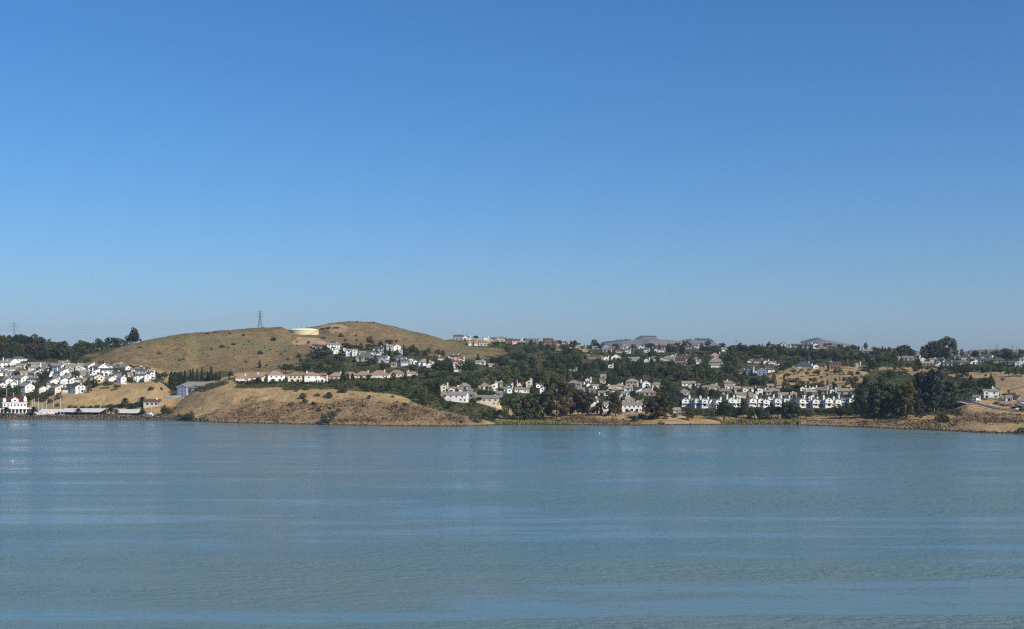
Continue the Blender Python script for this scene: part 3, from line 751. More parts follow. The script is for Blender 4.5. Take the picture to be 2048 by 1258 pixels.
def make_species():
    for s in range(6):                               # round oak, unit height 1
        g = random.Random(100+s); lb = []
        n = g.randint(9, 13)
        for k in range(n):
            a = 2*math.pi*k/n+g.uniform(-.4, .4); rr = g.uniform(0.12, 0.34); z = g.uniform(0.42, 0.72)
            if k % 3 == 0: rr *= 0.4; z = g.uniform(.68, .8)
            q = g.uniform(.15, .23)
            lb.append((rr*math.cos(a), rr*math.sin(a), z, q*1.1, q*1.1, q*.9))
        P, f = lobes_crown(200+s, lb, 1500, 0.034)
        tr = [((0, 0, -.12), (0.01, 0, .3), .035, .026)]
        for k in range(6):
            b = lb[k]; tr.append(((0.01, 0, .26+.02*k), (b[0]*.9, b[1]*.9, b[2]), .016, .006))
        CROWN['oak', s] = (P, f, tr)
    for s in range(5):                               # oval broadleaf tree
        g = random.Random(150+s); lb = []; n = g.randint(9, 12)
        for k in range(n):
            z = .3+.58*(k+.5)/n; a = k*2.4+g.uniform(-.4, .4); rr = .2*math.sin(max(0.1, (1.0-z)*1.25)*math.pi*.62)*g.uniform(.5, 1.1); q = g.uniform(.13, .19)*(1.15-.35*z)
            lb.append((rr*math.cos(a), rr*math.sin(a), z, q, q, q*1.05))
        P, f = lobes_crown(250+s, lb, 1500, 0.032)
        tr = [((0, 0, -.1), (0, 0, .5), .026, .014)]+[((0, 0, .22+.03*k), (b[0]*.9, b[1]*.9, b[2]), .011, .004) for k, b in enumerate(lb[:6])]
        CROWN['bro', s] = (P, f, tr)
    for s in range(5):                               # loose low olive-like tree
        g = random.Random(170+s); lb = []; n = g.randint(10, 15)
        for k in range(n):
            a = 2*math.pi*k/n+g.uniform(-.5, .5); rr = g.uniform(0.1, 0.42); q = g.uniform(.10, .17)
            lb.append((rr*math.cos(a), rr*math.sin(a), g.uniform(.38, .86)-rr*.35, q*1.15, q*1.15, q*.8))
        P, f = lobes_crown(270+s, lb, 1300, 0.034, .5)
        tr = [((0, 0, -.1), (0.02, 0, .24), .034, .026)]+[((0.02, 0, .2), (b[0]*.95, b[1]*.95, b[2]), .014, .004) for b in lb[:8]]
        CROWN['loo', s] = (P, f, tr)
    for s in range(7):                               # tall eucalyptus
        g = random.Random(300+s); lb = []; tr = [((0, 0, -.06), (.01, .005, .32), .016, .012), ((.01, .005, .32), (g.uniform(-.04, .04), g.uniform(-.04, .04), .85), .012, .004)]
        n = g.randint(16, 22)
        for k in range(n):
            z = 0.15+0.77*(k+g.random()*.8)/n; wdt = 0.08+0.19*math.sin(max(.12, min(1, (z+.02)/.94))*math.pi)**0.7
            a = k*2.4+g.uniform(-.5, .5); rr = wdt*g.uniform(.35, 1.0); q = g.uniform(.065, .115)
            if s % 3 == 2: rr *= 1.35
            lb.append((rr*math.cos(a), rr*math.sin(a), z, q*1.05, q*1.05, q*.95))
            tr.append(((0.005, 0, max(.12, z-.2)), (lb[-1][0]*.9, lb[-1][1]*.9, z), .009, .003))
        P, f = lobes_crown(400+s, lb, 3000, 0.021, 0.35, 0.4)
        CROWN['euc', s] = (P, f, tr)
    for s in range(4):                               # pointed conifer
        g = np.random.default_rng(500+s); n = 1000
        z = 0.06+0.94*g.random(n)**1.25; a = g.random(n)*2*math.pi
        tier = 0.75+0.25*np.abs(np.sin(z*26+a*0.6)); r = (1.02-z)**0.85*0.19*tier*(0.7+.3*g.random(n)) 
        C = np.stack([r*np.cos(a), r*np.sin(a), z], -1); nn = np.stack([np.cos(a), np.sin(a), 0.6+0*a], -1)
        P, f = leaf_quads(C, nn, 0.026, 510+s, 0.5)
        CROWN['con', s] = (P, f, [((0, 0, -.06), (0, 0, .95), .022, .003)])
    for s in range(3):                               # columnar cypress
        g = np.random.default_rng(520+s); n = 900
        z = 0.03+0.97*g.random(n); a = g.random(n)*2*math.pi
        r = np.minimum(np.sqrt(np.clip(1.0-z, 0, 1))*0.2, 0.115)*(0.72+.28*g.random(n)); r = r*np.clip(z/.06, .5, 1)
        C = np.stack([r*np.cos(a), r*np.sin(a), z], -1); nn = np.stack([np.cos(a), np.sin(a), 0.8+0*a], -1)
        P, f = leaf_quads(C, nn, 0.028, 530+s, 0.45)
        CROWN['cyp', s] = (P, f, [((0, 0, -.06), (0, 0, .9), .02, .004)])
    for s in range(5):                               # shrub, unit height 1, about 1.7 wide
        g = random.Random(600+s); lb = []
        for k in range(g.randint(7, 10)):
            a = g.uniform(0, 6.28); rr = g.uniform(0.05, .62); q = g.uniform(.24, .40)
            lb.append((rr*math.cos(a), rr*math.sin(a)*.8, .18+g.uniform(0, .36)*(1-rr*.8), q, q, q*.95))
        P, f = lobes_crown(610+s, lb, 620, 0.07, .3)
        CROWN['shr', s] = (P, f, [((0, 0, -.3), (.03, 0, .4), .06, .03)])
    for s in range(3):                               # fan palm, unit height
        g = np.random.default_rng(700+s); Ps = []; fs = []; b = 0
        for k in range(34):
            a = k*2.4+g.random()*.5; el = 1.25-1.9*(k/34)+g.normal(0, .1); L = .115*(0.8+.4*g.random())
            dv = np.array([math.cos(a)*math.cos(el), math.sin(a)*math.cos(el), math.sin(el)]); sd = np.array([-math.sin(a), math.cos(a), 0])
            o = np.array([0, 0, .90]); pts = []
            for t, wd in ((0, .004), (.55, .026), (1.0, .004)):
                c = o+dv*L*t+np.array([0, 0, -.045*t*t]); pts += [c-sd*wd, c+sd*wd]
            Ps += pts; fs += [(b, b+1, b+3, b+2), (b+2, b+3, b+5, b+4)]; b += 6
        CROWN['fan', s] = (np.array(Ps), np.array(fs), [((0, 0, -.05), (.008, 0, .45), .016, .012), ((.008, 0, .45), (0, 0, .9), .012, .011)])
    for s in range(3):                               # broad date palm: long arching fronds
        g = np.random.default_rng(720+s); Ps = []; fs = []; b = 0
        for k in range(46):
            a = k*2.4+g.random()*.4; el = 1.2-1.55*(k/46)+g.normal(0, .08); L = .52*(0.8+.3*g.random())
            sd = np.array([-math.sin(a), math.cos(a), 0]); o = np.array([0, 0, .55]); pts = []
            for t, wd in ((0, .012), (.25, .05), (.5, .06), (.75, .045), (1.0, .008)):
                c = o+np.array([math.cos(a)*math.cos(el)*L*t, math.sin(a)*math.cos(el)*L*t, math.sin(el)*L*t-.34*t*t*L*1.2]); pts += [c-sd*wd+np.array([0, 0, -.02*(t > .1)]), c+sd*wd]
            Ps += pts
            for i in range(4): fs.append((b+2*i, b+2*i+1, b+2*i+3, b+2*i+2))
            b += 10
        CROWN['dat', s] = (np.array(Ps), np.array(fs), [((0, 0, -.08), (0, 0, .56), .06, .052)])
make_species()
SPEC = {'oak': ('oak_tree', 'round-headed oak', 6), 'bro': ('broadleaf_tree', 'oval broadleaf tree', 5), 'loo': ('spreading_tree', 'loose-crowned tree', 5), 'euc': ('eucalyptus_tree', 'eucalyptus', 7), 'con': ('conifer_tree', 'pointed conifer', 4), 'cyp': ('cypress_tree', 'columnar cypress', 3),
        'shr': ('shrub', 'shrub', 5), 'fan': ('fan_palm', 'fan palm', 3), 'dat': ('date_palm', 'bushy date palm', 3)}
_tm = {}
def tree_meshes(sp, v):
    if (sp, v) not in _tm:
        P, f, tr = CROWN[sp, v]
        cm = mesh_np(SPEC[sp][0]+'_crown', P, f); cm.materials.append(ML['m'])
        tm = limb_mesh(tr); tm.materials.append(M_BARKPALE if sp == 'euc' else M_BARK)
        _tm[sp, v] = (cm, tm)
    return _tm[sp, v]
# visible half-width relative to height
HALFW = {'oak': .46, 'bro': .36, 'loo': .5, 'euc': .30, 'con': .19, 'cyp': .12, 'shr': .8, 'fan': .11, 'dat': .45}
def tree(sp, loc, h, tone, rz=None, wide=1.0, seed=0):
    r = random.Random(seed); v = r.randrange(SPEC[sp][2]); cm, tm = tree_meshes(sp, v)
    t = empty(SPEC[sp][0], loc, r.uniform(0, 6.28) if rz is None else rz)
    t.scale = (h*wide, h*wide, h)
    obj('fronds' if sp in ('fan', 'dat') else ('foliage' if sp == 'shr' else 'crown'), cm, t, mat=ML[tone])
    obj('stem' if sp == 'shr' else 'trunk', tm, t)
    return t
# ------------------------------------------------------------------ where things are, in words
def zone(px, py):
    if py < 735 and px < 245 and not (px > 150 and py > 700): return 'on the wooded hill' if px < 165 else 'on the saddle beside the wood'
    if px < 325 and py > 801: return 'at the marina'
    if px < 330:
        return ('low on the marina hillside' if py > 775 else 'halfway up the marina hillside' if py > 752 else 'high on the marina hillside') if py > 722 else 'on the open tank hill'
    if px < 470 and 728 < py < 800 and py < 770+(470-px)*.25: return 'behind the blue building' if py < 770 else 'beside the blue building'
    if 455 < px < 845 and 742 < py < 776: return 'on the headland terrace'
    if px < 870 and py >= 770: return 'on the golden headland slope'
    if 590 < px < 940 and 686 < py < 745: return 'just below the water tank' if py < 712 else 'lower down below the water tank'
    if px < 1030 and py < 735 and not (px > 880 and py < 694): return 'on the open tank hill'
    if px < 1200 and py < 697: return 'on the crest beyond tank hill'
    if px < 980 and py > 795: return 'behind the headland tip'
    if px < 1340 and py > 816: return 'along the cove shore'
    if px < 1340 and py > 764: return 'in the flat cove neighbourhood' if py < 793 else 'at the cove neighbourhood front'
    if px > 1715 and py < 742: return 'on the crest above the road' if py < 722 else 'on the edge above the road'
    if px > 1910: return 'beside the curving road' if py > 772 else 'on dry slope above the road'
    if px > 1715 and py > 742: return 'in the shore grove'
    if px > 1340 and py > 798: return 'around the white townhouse row'
    if px > 1340 and py > 768: return 'behind the white townhouse row'
    if px > 1545 and py > 733: return 'on golden slope behind the townhouses'
    if py < 702: return 'on the crest under distant hills'
    if py < 735: return 'on the upper far slope'
    return 'in the wooded valley'

CROPS = {0: (0, 0, 1), 1: (0, 620, 5.242), 2: (256, 620, 5.242), 3: (512, 620, 5.242), 4: (768, 620, 5.242), 5: (1024, 640, 5.242), 6: (1280, 640, 5.242), 7: (1536, 640, 5.242), 8: (1792, 640, 5.242), 9: (600, 680, 8.533)}
def P2(c, x, y):
    ox, oy, s = CROPS[c]; return ox+x/s, oy+y/s

# crop; then: x of the middle, y of the foot, width, form, wall, roof, storeys
HOUSES = """
1: 205 538 125 S w D 1; 95 580 130 G w G 1; 30 605 110 S w G 2; 245 612 140 L c G 1; 365 600 110 S b G 1; 480 632 120 G w G 1; 548 600 95 S b G 1; 620 645 105 G w G 2; 665 605 100 S w G 2; 765 645 150 L b G 2; 860 605 100 S b G 1; 925 645 110 G w G 2; 1035 655 115 G w G 2; 1105 605 85 S g D 1; 1165 612 85 S w G 1; 1240 603 70 S g G 1; 1310 632 65 G w G 1
1: 100 692 115 L e G 1; 18 690 70 S w G 1; 262 690 120 S b K 1; 362 692 105 M w G 1; 535 692 80 G w G 1; 625 705 95 M w G 2; 742 712 110 L w G 1; 875 712 125 L w G 1; 985 700 80 M w G 2; 1110 690 110 S w D 2; 1145 757 90 M w G 1; 1265 770 65 M w G 2; 1022 765 100 M c G 2; 940 735 90 S b D 1; 1215 690 80 S g D 1; 450 650 60 S b G 1; 700 660 60 S w G 1
1: 55 800 85 M w G 2; 215 778 110 M w G 2; 120 810 80 G w G 1; 345 765 120 S g D 1; 552 785 105 M w G 1; 665 775 95 M w G 1; 745 765 90 G w D 1; 830 760 85 S b G 1; 10 815 70 M w G 1
1: 262 862 115 M w G 2; 440 862 90 M w G 1; 580 875 90 M c G 2; 700 868 110 S n D 1; 790 872 85 M w D 2; 852 862 45 M w G 2; 520 815 60 S b G 1; 300 830 70 M w G 1
1: 150 645 90 S b G 1; 320 640 80 S w G 1; 425 592 80 S b G 1; 585 622 80 L w G 1; 720 602 90 S b G 1; 825 645 80 G w G 1; 985 603 80 S b G 1; 1085 645 80 L w G 1; 180 738 85 L w G 1; 285 738 80 S b G 1; 600 742 80 S w G 1; 700 735 75 L w G 1; 905 682 80 L w G 1; 40 652 80 L w G 1; 140 778 75 S b G 1; 1065 712 85 S g D 1; 1190 722 80 L w G 1; 640 835 70 L w G 1; 85 752 80 L w G 1; 380 715 60 S b G 1; 820 690 70 S b G 1
2: 60 742 70 M w G 1; 135 745 105 S w D 2; 195 747 75 M w G 2; 245 725 55 M w G 2; 165 645 115 S b D 1; 75 648 85 S g G 1; 130 690 110 S g D 2; 20 700 70 S b G 1
0: 482 762.5 26 H c T 1; 504 761 36 H w T 1; 528 763 22 G c T 1; 549 762.5 34 H w T 2; 590 763.5 28 H c T 2; 621 764 32 H w T 2; 645 764.5 18 G w T 1; 672 758 30 H k T 1; 700 757 30 H c T 1; 726 756.5 34 H c T 1; 758 756 38 H w T 1; 793 754 34 H c T 1; 822 753 22 S c T 1
9: 560 165 220 S w G 2; 600 232 110 G w G 1; 350 158 190 S k B 1; 880 265 190 L w G 2; 1060 262 120 S b K 1; 1205 252 180 S w D 1; 1340 225 170 S g D 2; 1330 295 90 G w G 1; 1125 345 330 H g E 1; 1370 385 190 S n D 2; 1475 378 70 G w G 2; 1520 185 130 S g G 2; 1640 192 140 G w G 2; 1695 250 70 G w G 1; 1700 350 180 H g E 1; 1720 435 140 G n G 1; 1835 435 110 M w G 2; 1960 412 80 G w G 1; 250 140 90 S k D 1; 1600 460 90 S b K 1; 770 190 80 G w G 1
4: 215 585 110 S n D 2; 430 582 170 H w K 1; 480 600 70 G w G 1; 600 532 90 S b B 1; 760 605 120 L k B 2; 745 540 110 S k B 2; 810 570 50 G c B 2; 700 510 60 G w B 1; 1010 572 100 S w G 1; 1130 605 90 S b K 1; 760 650 80 S g G 1
4: 780 312 100 S n D 2; 865 312 85 G w D 1; 925 372 105 S c K 1; 1035 377 90 S b K 2; 1066 318 55 G w D 1; 1150 305 60 S g D 1; 1240 330 80 S b G 2; 1310 348 80 S r D 2
4: 625 862 85 G c K 2; 735 865 150 L c K 1; 840 832 130 H g G 1; 740 958 270 S w G 2; 1085 1000 270 S c G 2; 925 955 80 S g G 2; 1040 832 125 H b K 1; 1150 852 90 M w G 2; 1275 865 125 L w G 1; 1195 905 75 S g G 1; 1210 800 70 S b K 1; 890 880 70 S g G 1; 1320 830 60 G w G 1
5: 40 250 85 S k B 2; 85 225 45 G w G 1; 215 245 140 L n G 2; 380 242 95 S r B 2; 470 240 90 S r D 1; 545 228 60 S g D 1
5: 850 412 170 S r B 1; 940 412 65 G c K 1; 985 422 60 G w G 1; 1092 412 115 G w E 1; 1290 432 140 S g G 1; 980 305 110 G n D 1; 880 308 80 S n G 1; 1150 288 120 S w G 1; 1280 300 90 S n G 1; 1000 335 90 S b G 1; 1140 345 110 S b B 1; 1215 350 60 G w G 1; 1060 310 70 S b G 1
5: 640 535 75 S e E 1; 1035 502 50 G w G 1; 955 615 70 S b K 1; 800 655 60 G w G 1; 955 665 80 S b K 1
5: 70 690 100 S c O 1; 105 762 155 S w G 1; 180 702 75 M c G 2; 290 712 105 L w G 1; 320 775 60 M w G 2; 650 692 105 H g G 1; 795 712 75 G w G 1; 870 722 85 L w G 1; 1045 732 105 S w K 1; 970 792 120 L w K 1; 1130 725 100 H b K 1; 1190 802 90 L w G 1; 1262 702 125 H b K 2; 1222 745 85 S w K 1; 1320 772 75 M w G 1; 1080 765 85 S b K 1; 20 730 60 G w G 2; 720 760 80 S b G 1; 840 770 70 S g G 1; 700 700 60 S b K 1
5: 1215 870 130 H b K 1; 1262 957 205 S w G 2; 985 950 85 S w G 2; 640 905 90 S w G 2; 545 840 80 S c G 1; 470 905 70 S w G 1; 860 905 90 S w G 2; 1110 830 60 S b G 1
6: 15 292 60 G w G 1; 75 342 60 G w G 1; 150 292 50 G w G 1; 215 302 120 S r B 1; 180 338 60 G w G 1; 238 338 65 S w G 1; 525 302 90 S n D 1; 590 302 55 G w D 1; 790 412 110 G k K 2; 810 467 165 H g K 1; 820 498 150 S w G 1; 72 442 55 G w G 1; 150 432 120 H g E 1; 230 432 40 G w G 1; 300 432 130 H b G 1; 455 410 140 S n D 1; 435 462 115 S k B 2; 600 432 70 S w G 1; 610 462 60 S n G 1; 1250 452 110 S k B 1; 1322 462 60 G w G 1; 1150 447 60 S b G 1; 350 400 60 G w G 1; 880 330 60 S b G 1
6: 1070 562 105 S g D 1; 1162 567 80 G n D 2; 1212 572 65 M w G 1; 1285 575 110 G n D 2; 1190 512 120 S r B 1; 1335 520 60 S k B 1; 1400 480 60 G w G 1
6: 60 718 95 G w G 2; 172 708 115 H b K 1; 85 795 175 H g K 1; 510 692 145 S w K 1; 542 715 45 G w G 1; 642 712 80 S g G 1; 772 732 125 H b K 1; 930 722 85 L w K 1; 965 692 170 S b K 1; 888 782 135 H b K 1; 1070 818 230 S b K 1; 1130 752 120 L w K 1; 1290 782 115 H b K 1; 1250 785 40 G w K 2; 465 785 100 H g G 1; 10 935 80 S w G 2; 380 978 85 S g K 1; 1180 815 90 G w K 1; 1020 745 70 S b K 1; 700 735 60 S b K 1
7: 60 785 150 H b K 1; 210 822 190 S b K 1; 450 792 140 H b K 1; 370 742 45 G w K 1; 425 755 60 M w K 1; 565 772 150 H b K 1; 682 768 50 G w K 1; 828 778 175 S b K 1; 480 745 50 G w K 1; 605 742 55 G w K 1; 270 800 60 G w K 1; 30 720 70 S b K 1; 140 745 80 S b K 1; 740 755 60 S b K 1; 455 830 70 M w K 1
7: 60 472 115 L w G 1; 30 545 75 S w D 1; 385 507 180 H n D 1; 502 507 65 G w G 1; 560 497 100 S k B 1; 700 507 125 S r B 2; 940 492 75 G e G 1; 30 500 60 S r D 1; 640 500 50 S b B 1
7: 30 282 80 S k B 1; 160 287 110 G e E 1; 290 287 120 S g D 1; 415 297 120 S g D 1; 495 297 55 G w D 2; 1050 347 100 S n K 1; 985 327 45 G w G 1; 220 290 40 G w G 1
8: 130 422 120 S g G 1; 285 432 60 G w G 1; 210 402 100 S b G 1; 395 442 75 S g G 1; 340 482 125 S b K 1; 445 487 60 M w D 1; 540 482 115 S g D 1; 605 475 55 M w D 1; 695 472 135 S g E 1; 820 462 80 M w D 1; 800 402 125 S b B 1; 740 412 95 S b D 1; 955 445 130 L w D 1; 925 405 115 S r D 1; 992 392 60 G w D 1; 1090 452 130 H b D 1; 1190 472 70 S w D 1; 1290 492 70 M w D 2; 1330 465 55 S w G 2; 1235 472 90 S g D 1; 60 422 80 S g G 1; 655 402 60 G w G 1; 480 440 70 S g D 1; 870 430 60 S b D 1; 1140 470 60 S g D 1
8: 1000 818 150 L w G 2; 855 848 70 S w G 1; 1235 838 145 H k B 1; 1335 885 90 S n G 1; 1060 800 70 G n G 2; 1190 850 60 S w G 1; 1310 930 90 G n G 1
0: 303 812 32 S b B 1
"""
TOWN = "6: 475 920 80; 545 918 52; 600 922 60; 676 925 66; 752 928 62; 806 930 66; 958 915 82; 1030 915 70; 1182 912 74; 1262 915 66; 1320 918 66|7: 22 905 72; 100 912 72; 200 915 60; 342 918 70; 412 915 70; 492 918 72; 562 920 50; 622 920 84; 720 918 66; 796 915 78; 852 915 56"

HPOS = []
SCR = []      # screen boxes of houses, so that trees do not bury them: x0, x1, y0, y1, depth, covered
def face(X, Y, bias=0.0):
    """turn so that local -y looks back at the bay"""
    return -math.atan2(X, Y)*1.0+bias
STW = {1: 'single-storey', 2: 'two-storey', 3: 'three-storey'}
FORM = {'G': 'gabled', 'S': 'side-gabled', 'H': 'hipped', 'L': 'cross-gabled', 'M': 'single-slope', 'F': 'flat'}
hs_seed = 0
for line in HOUSES.strip().splitlines():
    c, rest = line.split(':'); c = int(c)
    for it in rest.split(';'):
        a = it.split(); hs_seed += 1; r = random.Random(hs_seed)
        px, py = P2(c, float(a[0]), float(a[1])); wpx = float(a[2])/CROPS[c][2]*(1.12 if c == 1 else 1)
        X, Y, z = spot(px, py); w = max(5.5, wpx/F*Y); k, wl, rf, st = a[3], a[4], a[5], int(a[6])
        d = {'G': min(1.25*w, 15), 'S': min(max(.68*w, 7.5), 11), 'H': min(max(.72*w, 8), 15), 'L': min(max(.62*w, 7.5), 10), 'M': min(1.1*w, 12), 'F': .8*w}[k]
        if c in (1, 2) and k == 'M' and r.random() < .6: k = 'G'
        if k in 'GM': w = max(w*0.9, 5.5)
        bias = r.uniform(-.22, .34)
        if c in (1, 2): bias = r.uniform(.1, .7) if k in 'GM' else r.uniform(-.35, .5)
        zc = max(z, hterr(X, Y+d*0.3))-0.15
        ch = r.random() < (.75 if k in 'GLM' else .5)
        t, ridge = house(k, 'house', (X, Y+d/2*0.6, zc), face(X, Y, bias), w, d, st, wl, rf, ch, hs_seed, frames=(wpx > 30))
        zn = zone(px, py)
        big = 'long ' if w > 21 else 'small ' if w < 8.5 else ''
        tag(t, f"{big}{WALL[wl][0]} {STW[st]} house with {ROOF[rf][0]} {FORM[k]} roof{' and chimney' if ch else ''} {zn}", 'house', 'houses '+zn)
        if len(t['label'].replace('-', ' ').split()) > 17 or len(t['label'].split()) > 16: t['label'] = t['label'].replace(' and chimney', '')
        HPOS.append((X, Y+d/2*.6, max(w, d), WALL[wl][0]))
        SCR.append([px-wpx*.5, px+wpx*.5, py-(ridge)*F/Y, py, Y, 0.0])

# the row of white townhouses: narrow gable fronts, each with a tall white chimney and a balcony
def townhouse(loc, rz, w, seed, blue=False):
    r = random.Random(seed); w = round(w*2)/2
    t, ridge = house('G', 'townhouse', loc, rz, w, 10.0, 2, 'n' if blue else 'w', 'G', False, seed)
    for ch in t.children:
        if ch.name.startswith('roof'): ro = ch
    ht = ridge+1.8
    obj('chimney', cached(('tch', round(ht*2)), lambda: MB().box(-.7, .7, -.5, .5, -1, ht).box(-.82, .82, -.62, .62, ht+.001, ht+.3).mesh('chimney', M_CHIM)), ro, ((w/2+.35)*(1 if r.random() < .6 else -1), -1.5, 0))
    b = obj('balcony', cached(('bal', w), lambda: MB().box(-w*.36, w*.36, -1.5, -.01, 2.75, 2.95).mesh('balcony', M_TRIM)), t, (0, -5.0, 0))
    obj('balcony_rail', cached(('balr', w), lambda: MB().box(-w*.36, w*.36, -1.5, -1.4, 2.951, 3.85).mesh('balcony_rail', M_TRIM)), b)
    return t, ridge
tn = 0
ORD = 'first second third fourth fifth sixth seventh eighth ninth tenth eleventh twelfth thirteenth fourteenth fifteenth sixteenth seventeenth eighteenth nineteenth twentieth twenty-first twenty-second'.split()
for seg in TOWN.split('|'):
    c, rest = seg.split(':'); c = int(c)
    for it in rest.split(';'):
        a = [float(v) for v in it.split()]; tn += 1
        px, py = P2(c, a[0], a[1]); X, Y, z = spot(px, py); w = min(a[2]/5.242/F*Y, 7.2)
        blue = (c == 7 and a[0] == 796)  # white unit in shade: the shade is put into a blue-grey wall colour
        t, ridge = townhouse((X, Y+3+random.Random(tn*3).uniform(-3, 4), z+1.2+random.Random(tn*5).uniform(-.7, .5)), face(X, Y, random.Random(tn).uniform(.1, .5)), w, 900+tn, blue)
        tag(t, f"{'shade-tinted white' if blue else 'white'} townhouse with gabled front and chimney, {ORD[22-tn]} in row from shore grove", 'townhouse', 'townhouses in the waterfront row')
        HPOS.append((X, Y+3, 11, 'white'))
        SCR.append([px-a[2]/10.5, px+a[2]/10.5, py-(ridge+1.2)*F/Y, py-4, Y, 0.0])

# ------------------------------------------------------------------ the blue three-storey building
def blue_building():
    X, Y, z = spot(366, 788); Y = 1300.0; X = (409-CX)/F*Y; L, D, H = 54.0, 19.0, 9.6
    z = min(hterr(X-20, Y-6), hterr(X-25, Y))+0.3
    t = empty('apartment_building', (X, Y, z), face(X, Y, -0.16))
    obj('wall', MB().box(-L/2, L/2, -D/2, D/2, -4, H).mesh('wall'), t, mat=MW['u'])
    obj('roof', hip_roof_mesh(L, D, H, 0.50, 0.9, 0.35), t, mat=MR['G'])
    # projecting bays with gables and white corner posts
    for x in (-21.0, -7.0):
        b = obj('bay', MB().prism([(-5, -3), (5, -3), (5, H-.4), (0, H+2.0), (-5, H-.4)], 'y', -2.0, 2.0).mesh('bay'), t, (x, -D/2-1.0, 0), mat=MW['u'])
        obj('bay_roof', gable_roof_mesh(10, 7, H-.4, 0.48, 'y', .6, .3), b, (0, 1.2, 0), mat=MR['G'])
        obj('corner_post', MB().box(-.35, .35, -.35, .35, -1, H-.7).mesh('corner_post', M_TRIM), b, (5.1, -2.1, 0))
        for s in range(3):
            for dx in (-2.2, 2.2): put_window(b, dx, -2.03, 0.9+3.1*s, 0, 1.6, 1.5, True)
    for s in range(3):
        obj('band', MB().box(-L/2-.06, L/2+.06, -D/2-.06, -D/2+.5, 0, .28).mesh('band', M_TRIM), t, (0, 0, 3.05*(s+1)-.3))
        for x in (-13.6, -1.0, 2.6, 6.2, 9.8, 13.4, 17.0, 20.6, 24.2):
            put_window(t, x, -D/2-.03, 0.7+3.1*s, 0, 1.6, 1.5, True)
        for y in (-6, -2, 2, 6): put_window(t, -L/2-.03, y, 0.7+3.1*s, -math.pi/2, 1.5, 1.5, True)
    tag(t, 'long slate blue three-storey building with grey hipped roof half behind the golden headland', 'apartment building')
    SCR.append([358, 440, 756, 788, Y, 0.0])
blue_building()

# ------------------------------------------------------------------ water tank
def water_tank():
    M_TANK = paint('cream tank paint', (0.66, 0.57, 0.37), 0.55, 0.06, 0.15); M_TOP = paint('tank roof paint', (0.72, 0.66, 0.48), 0.55, 0.05, 0.15)
    X, Y, z = spot(608, 668.5); Y += 12; X = (607.5-CX)/F*Y; r = 29.5/F*Y; z = CAMZ+(HY-671)/F*Y
    t = empty('water_tank', (X, Y, z))
    h = 6.8
    obj('wall', MB().lathe([(r, -4), (r, h)], 72).mesh('wall', M_TANK), t)
    dome = [(r+.35, h-.25), (r+.35, h+.12)]+[(r*math.cos(a), h+.12+3.3*math.sin(a)) for a in [i*math.pi/2/8 for i in range(0, 9)]]
    ro = obj('roof', MB().lathe(dome, 72).mesh('roof', M_TOP), t)
    obj('vent', MB().lathe([(0, 3.3), (.9, 3.3), (.9, 3.9), (1.3, 4.0), (0.01, 4.4)], 16).mesh('vent', M_TOP), ro, (0, 0, h))
    for k in range(3):
        obj('hoop', MB().lathe([(r+.01, 0), (r+.14, .06), (r+.14, .24), (r+.01, .3)], 72).mesh('hoop', M_TANK), t, (0, 0, 1.6+2.4*k))
    st = MB()
    for k in range(24):                               # stair winding up the side
        a = R(-62+k*2.2); p = Vector((math.cos(a), math.sin(a), 0)); q = Vector((-p.y, p.x, 0)); zz = .3+k*.35
        v = [p*(r+.15)-q*.35, p*(r+1.25)-q*.35, p*(r+1.25)+q*.35, p*(r+.15)+q*.35]
        st.poly([(u.x, u.y, zz) for u in v]+[(u.x, u.y, zz+.12) for u in v], [(0,3,2,1),(4,5,6,7),(0,1,5,4),(1,2,6,5),(2,3,7,6),(3,0,4,7)])
        st.bar((p.x*(r+1.2), p.y*(r+1.2), zz), (p.x*(r+1.2), p.y*(r+1.2), zz+1.2), .05, 4)
    obj('stair', st.mesh('stair', M_TANK), t)
    tag(t, 'broad cream water tank with low domed roof set into the dry hilltop', 'water tank')
water_tank()
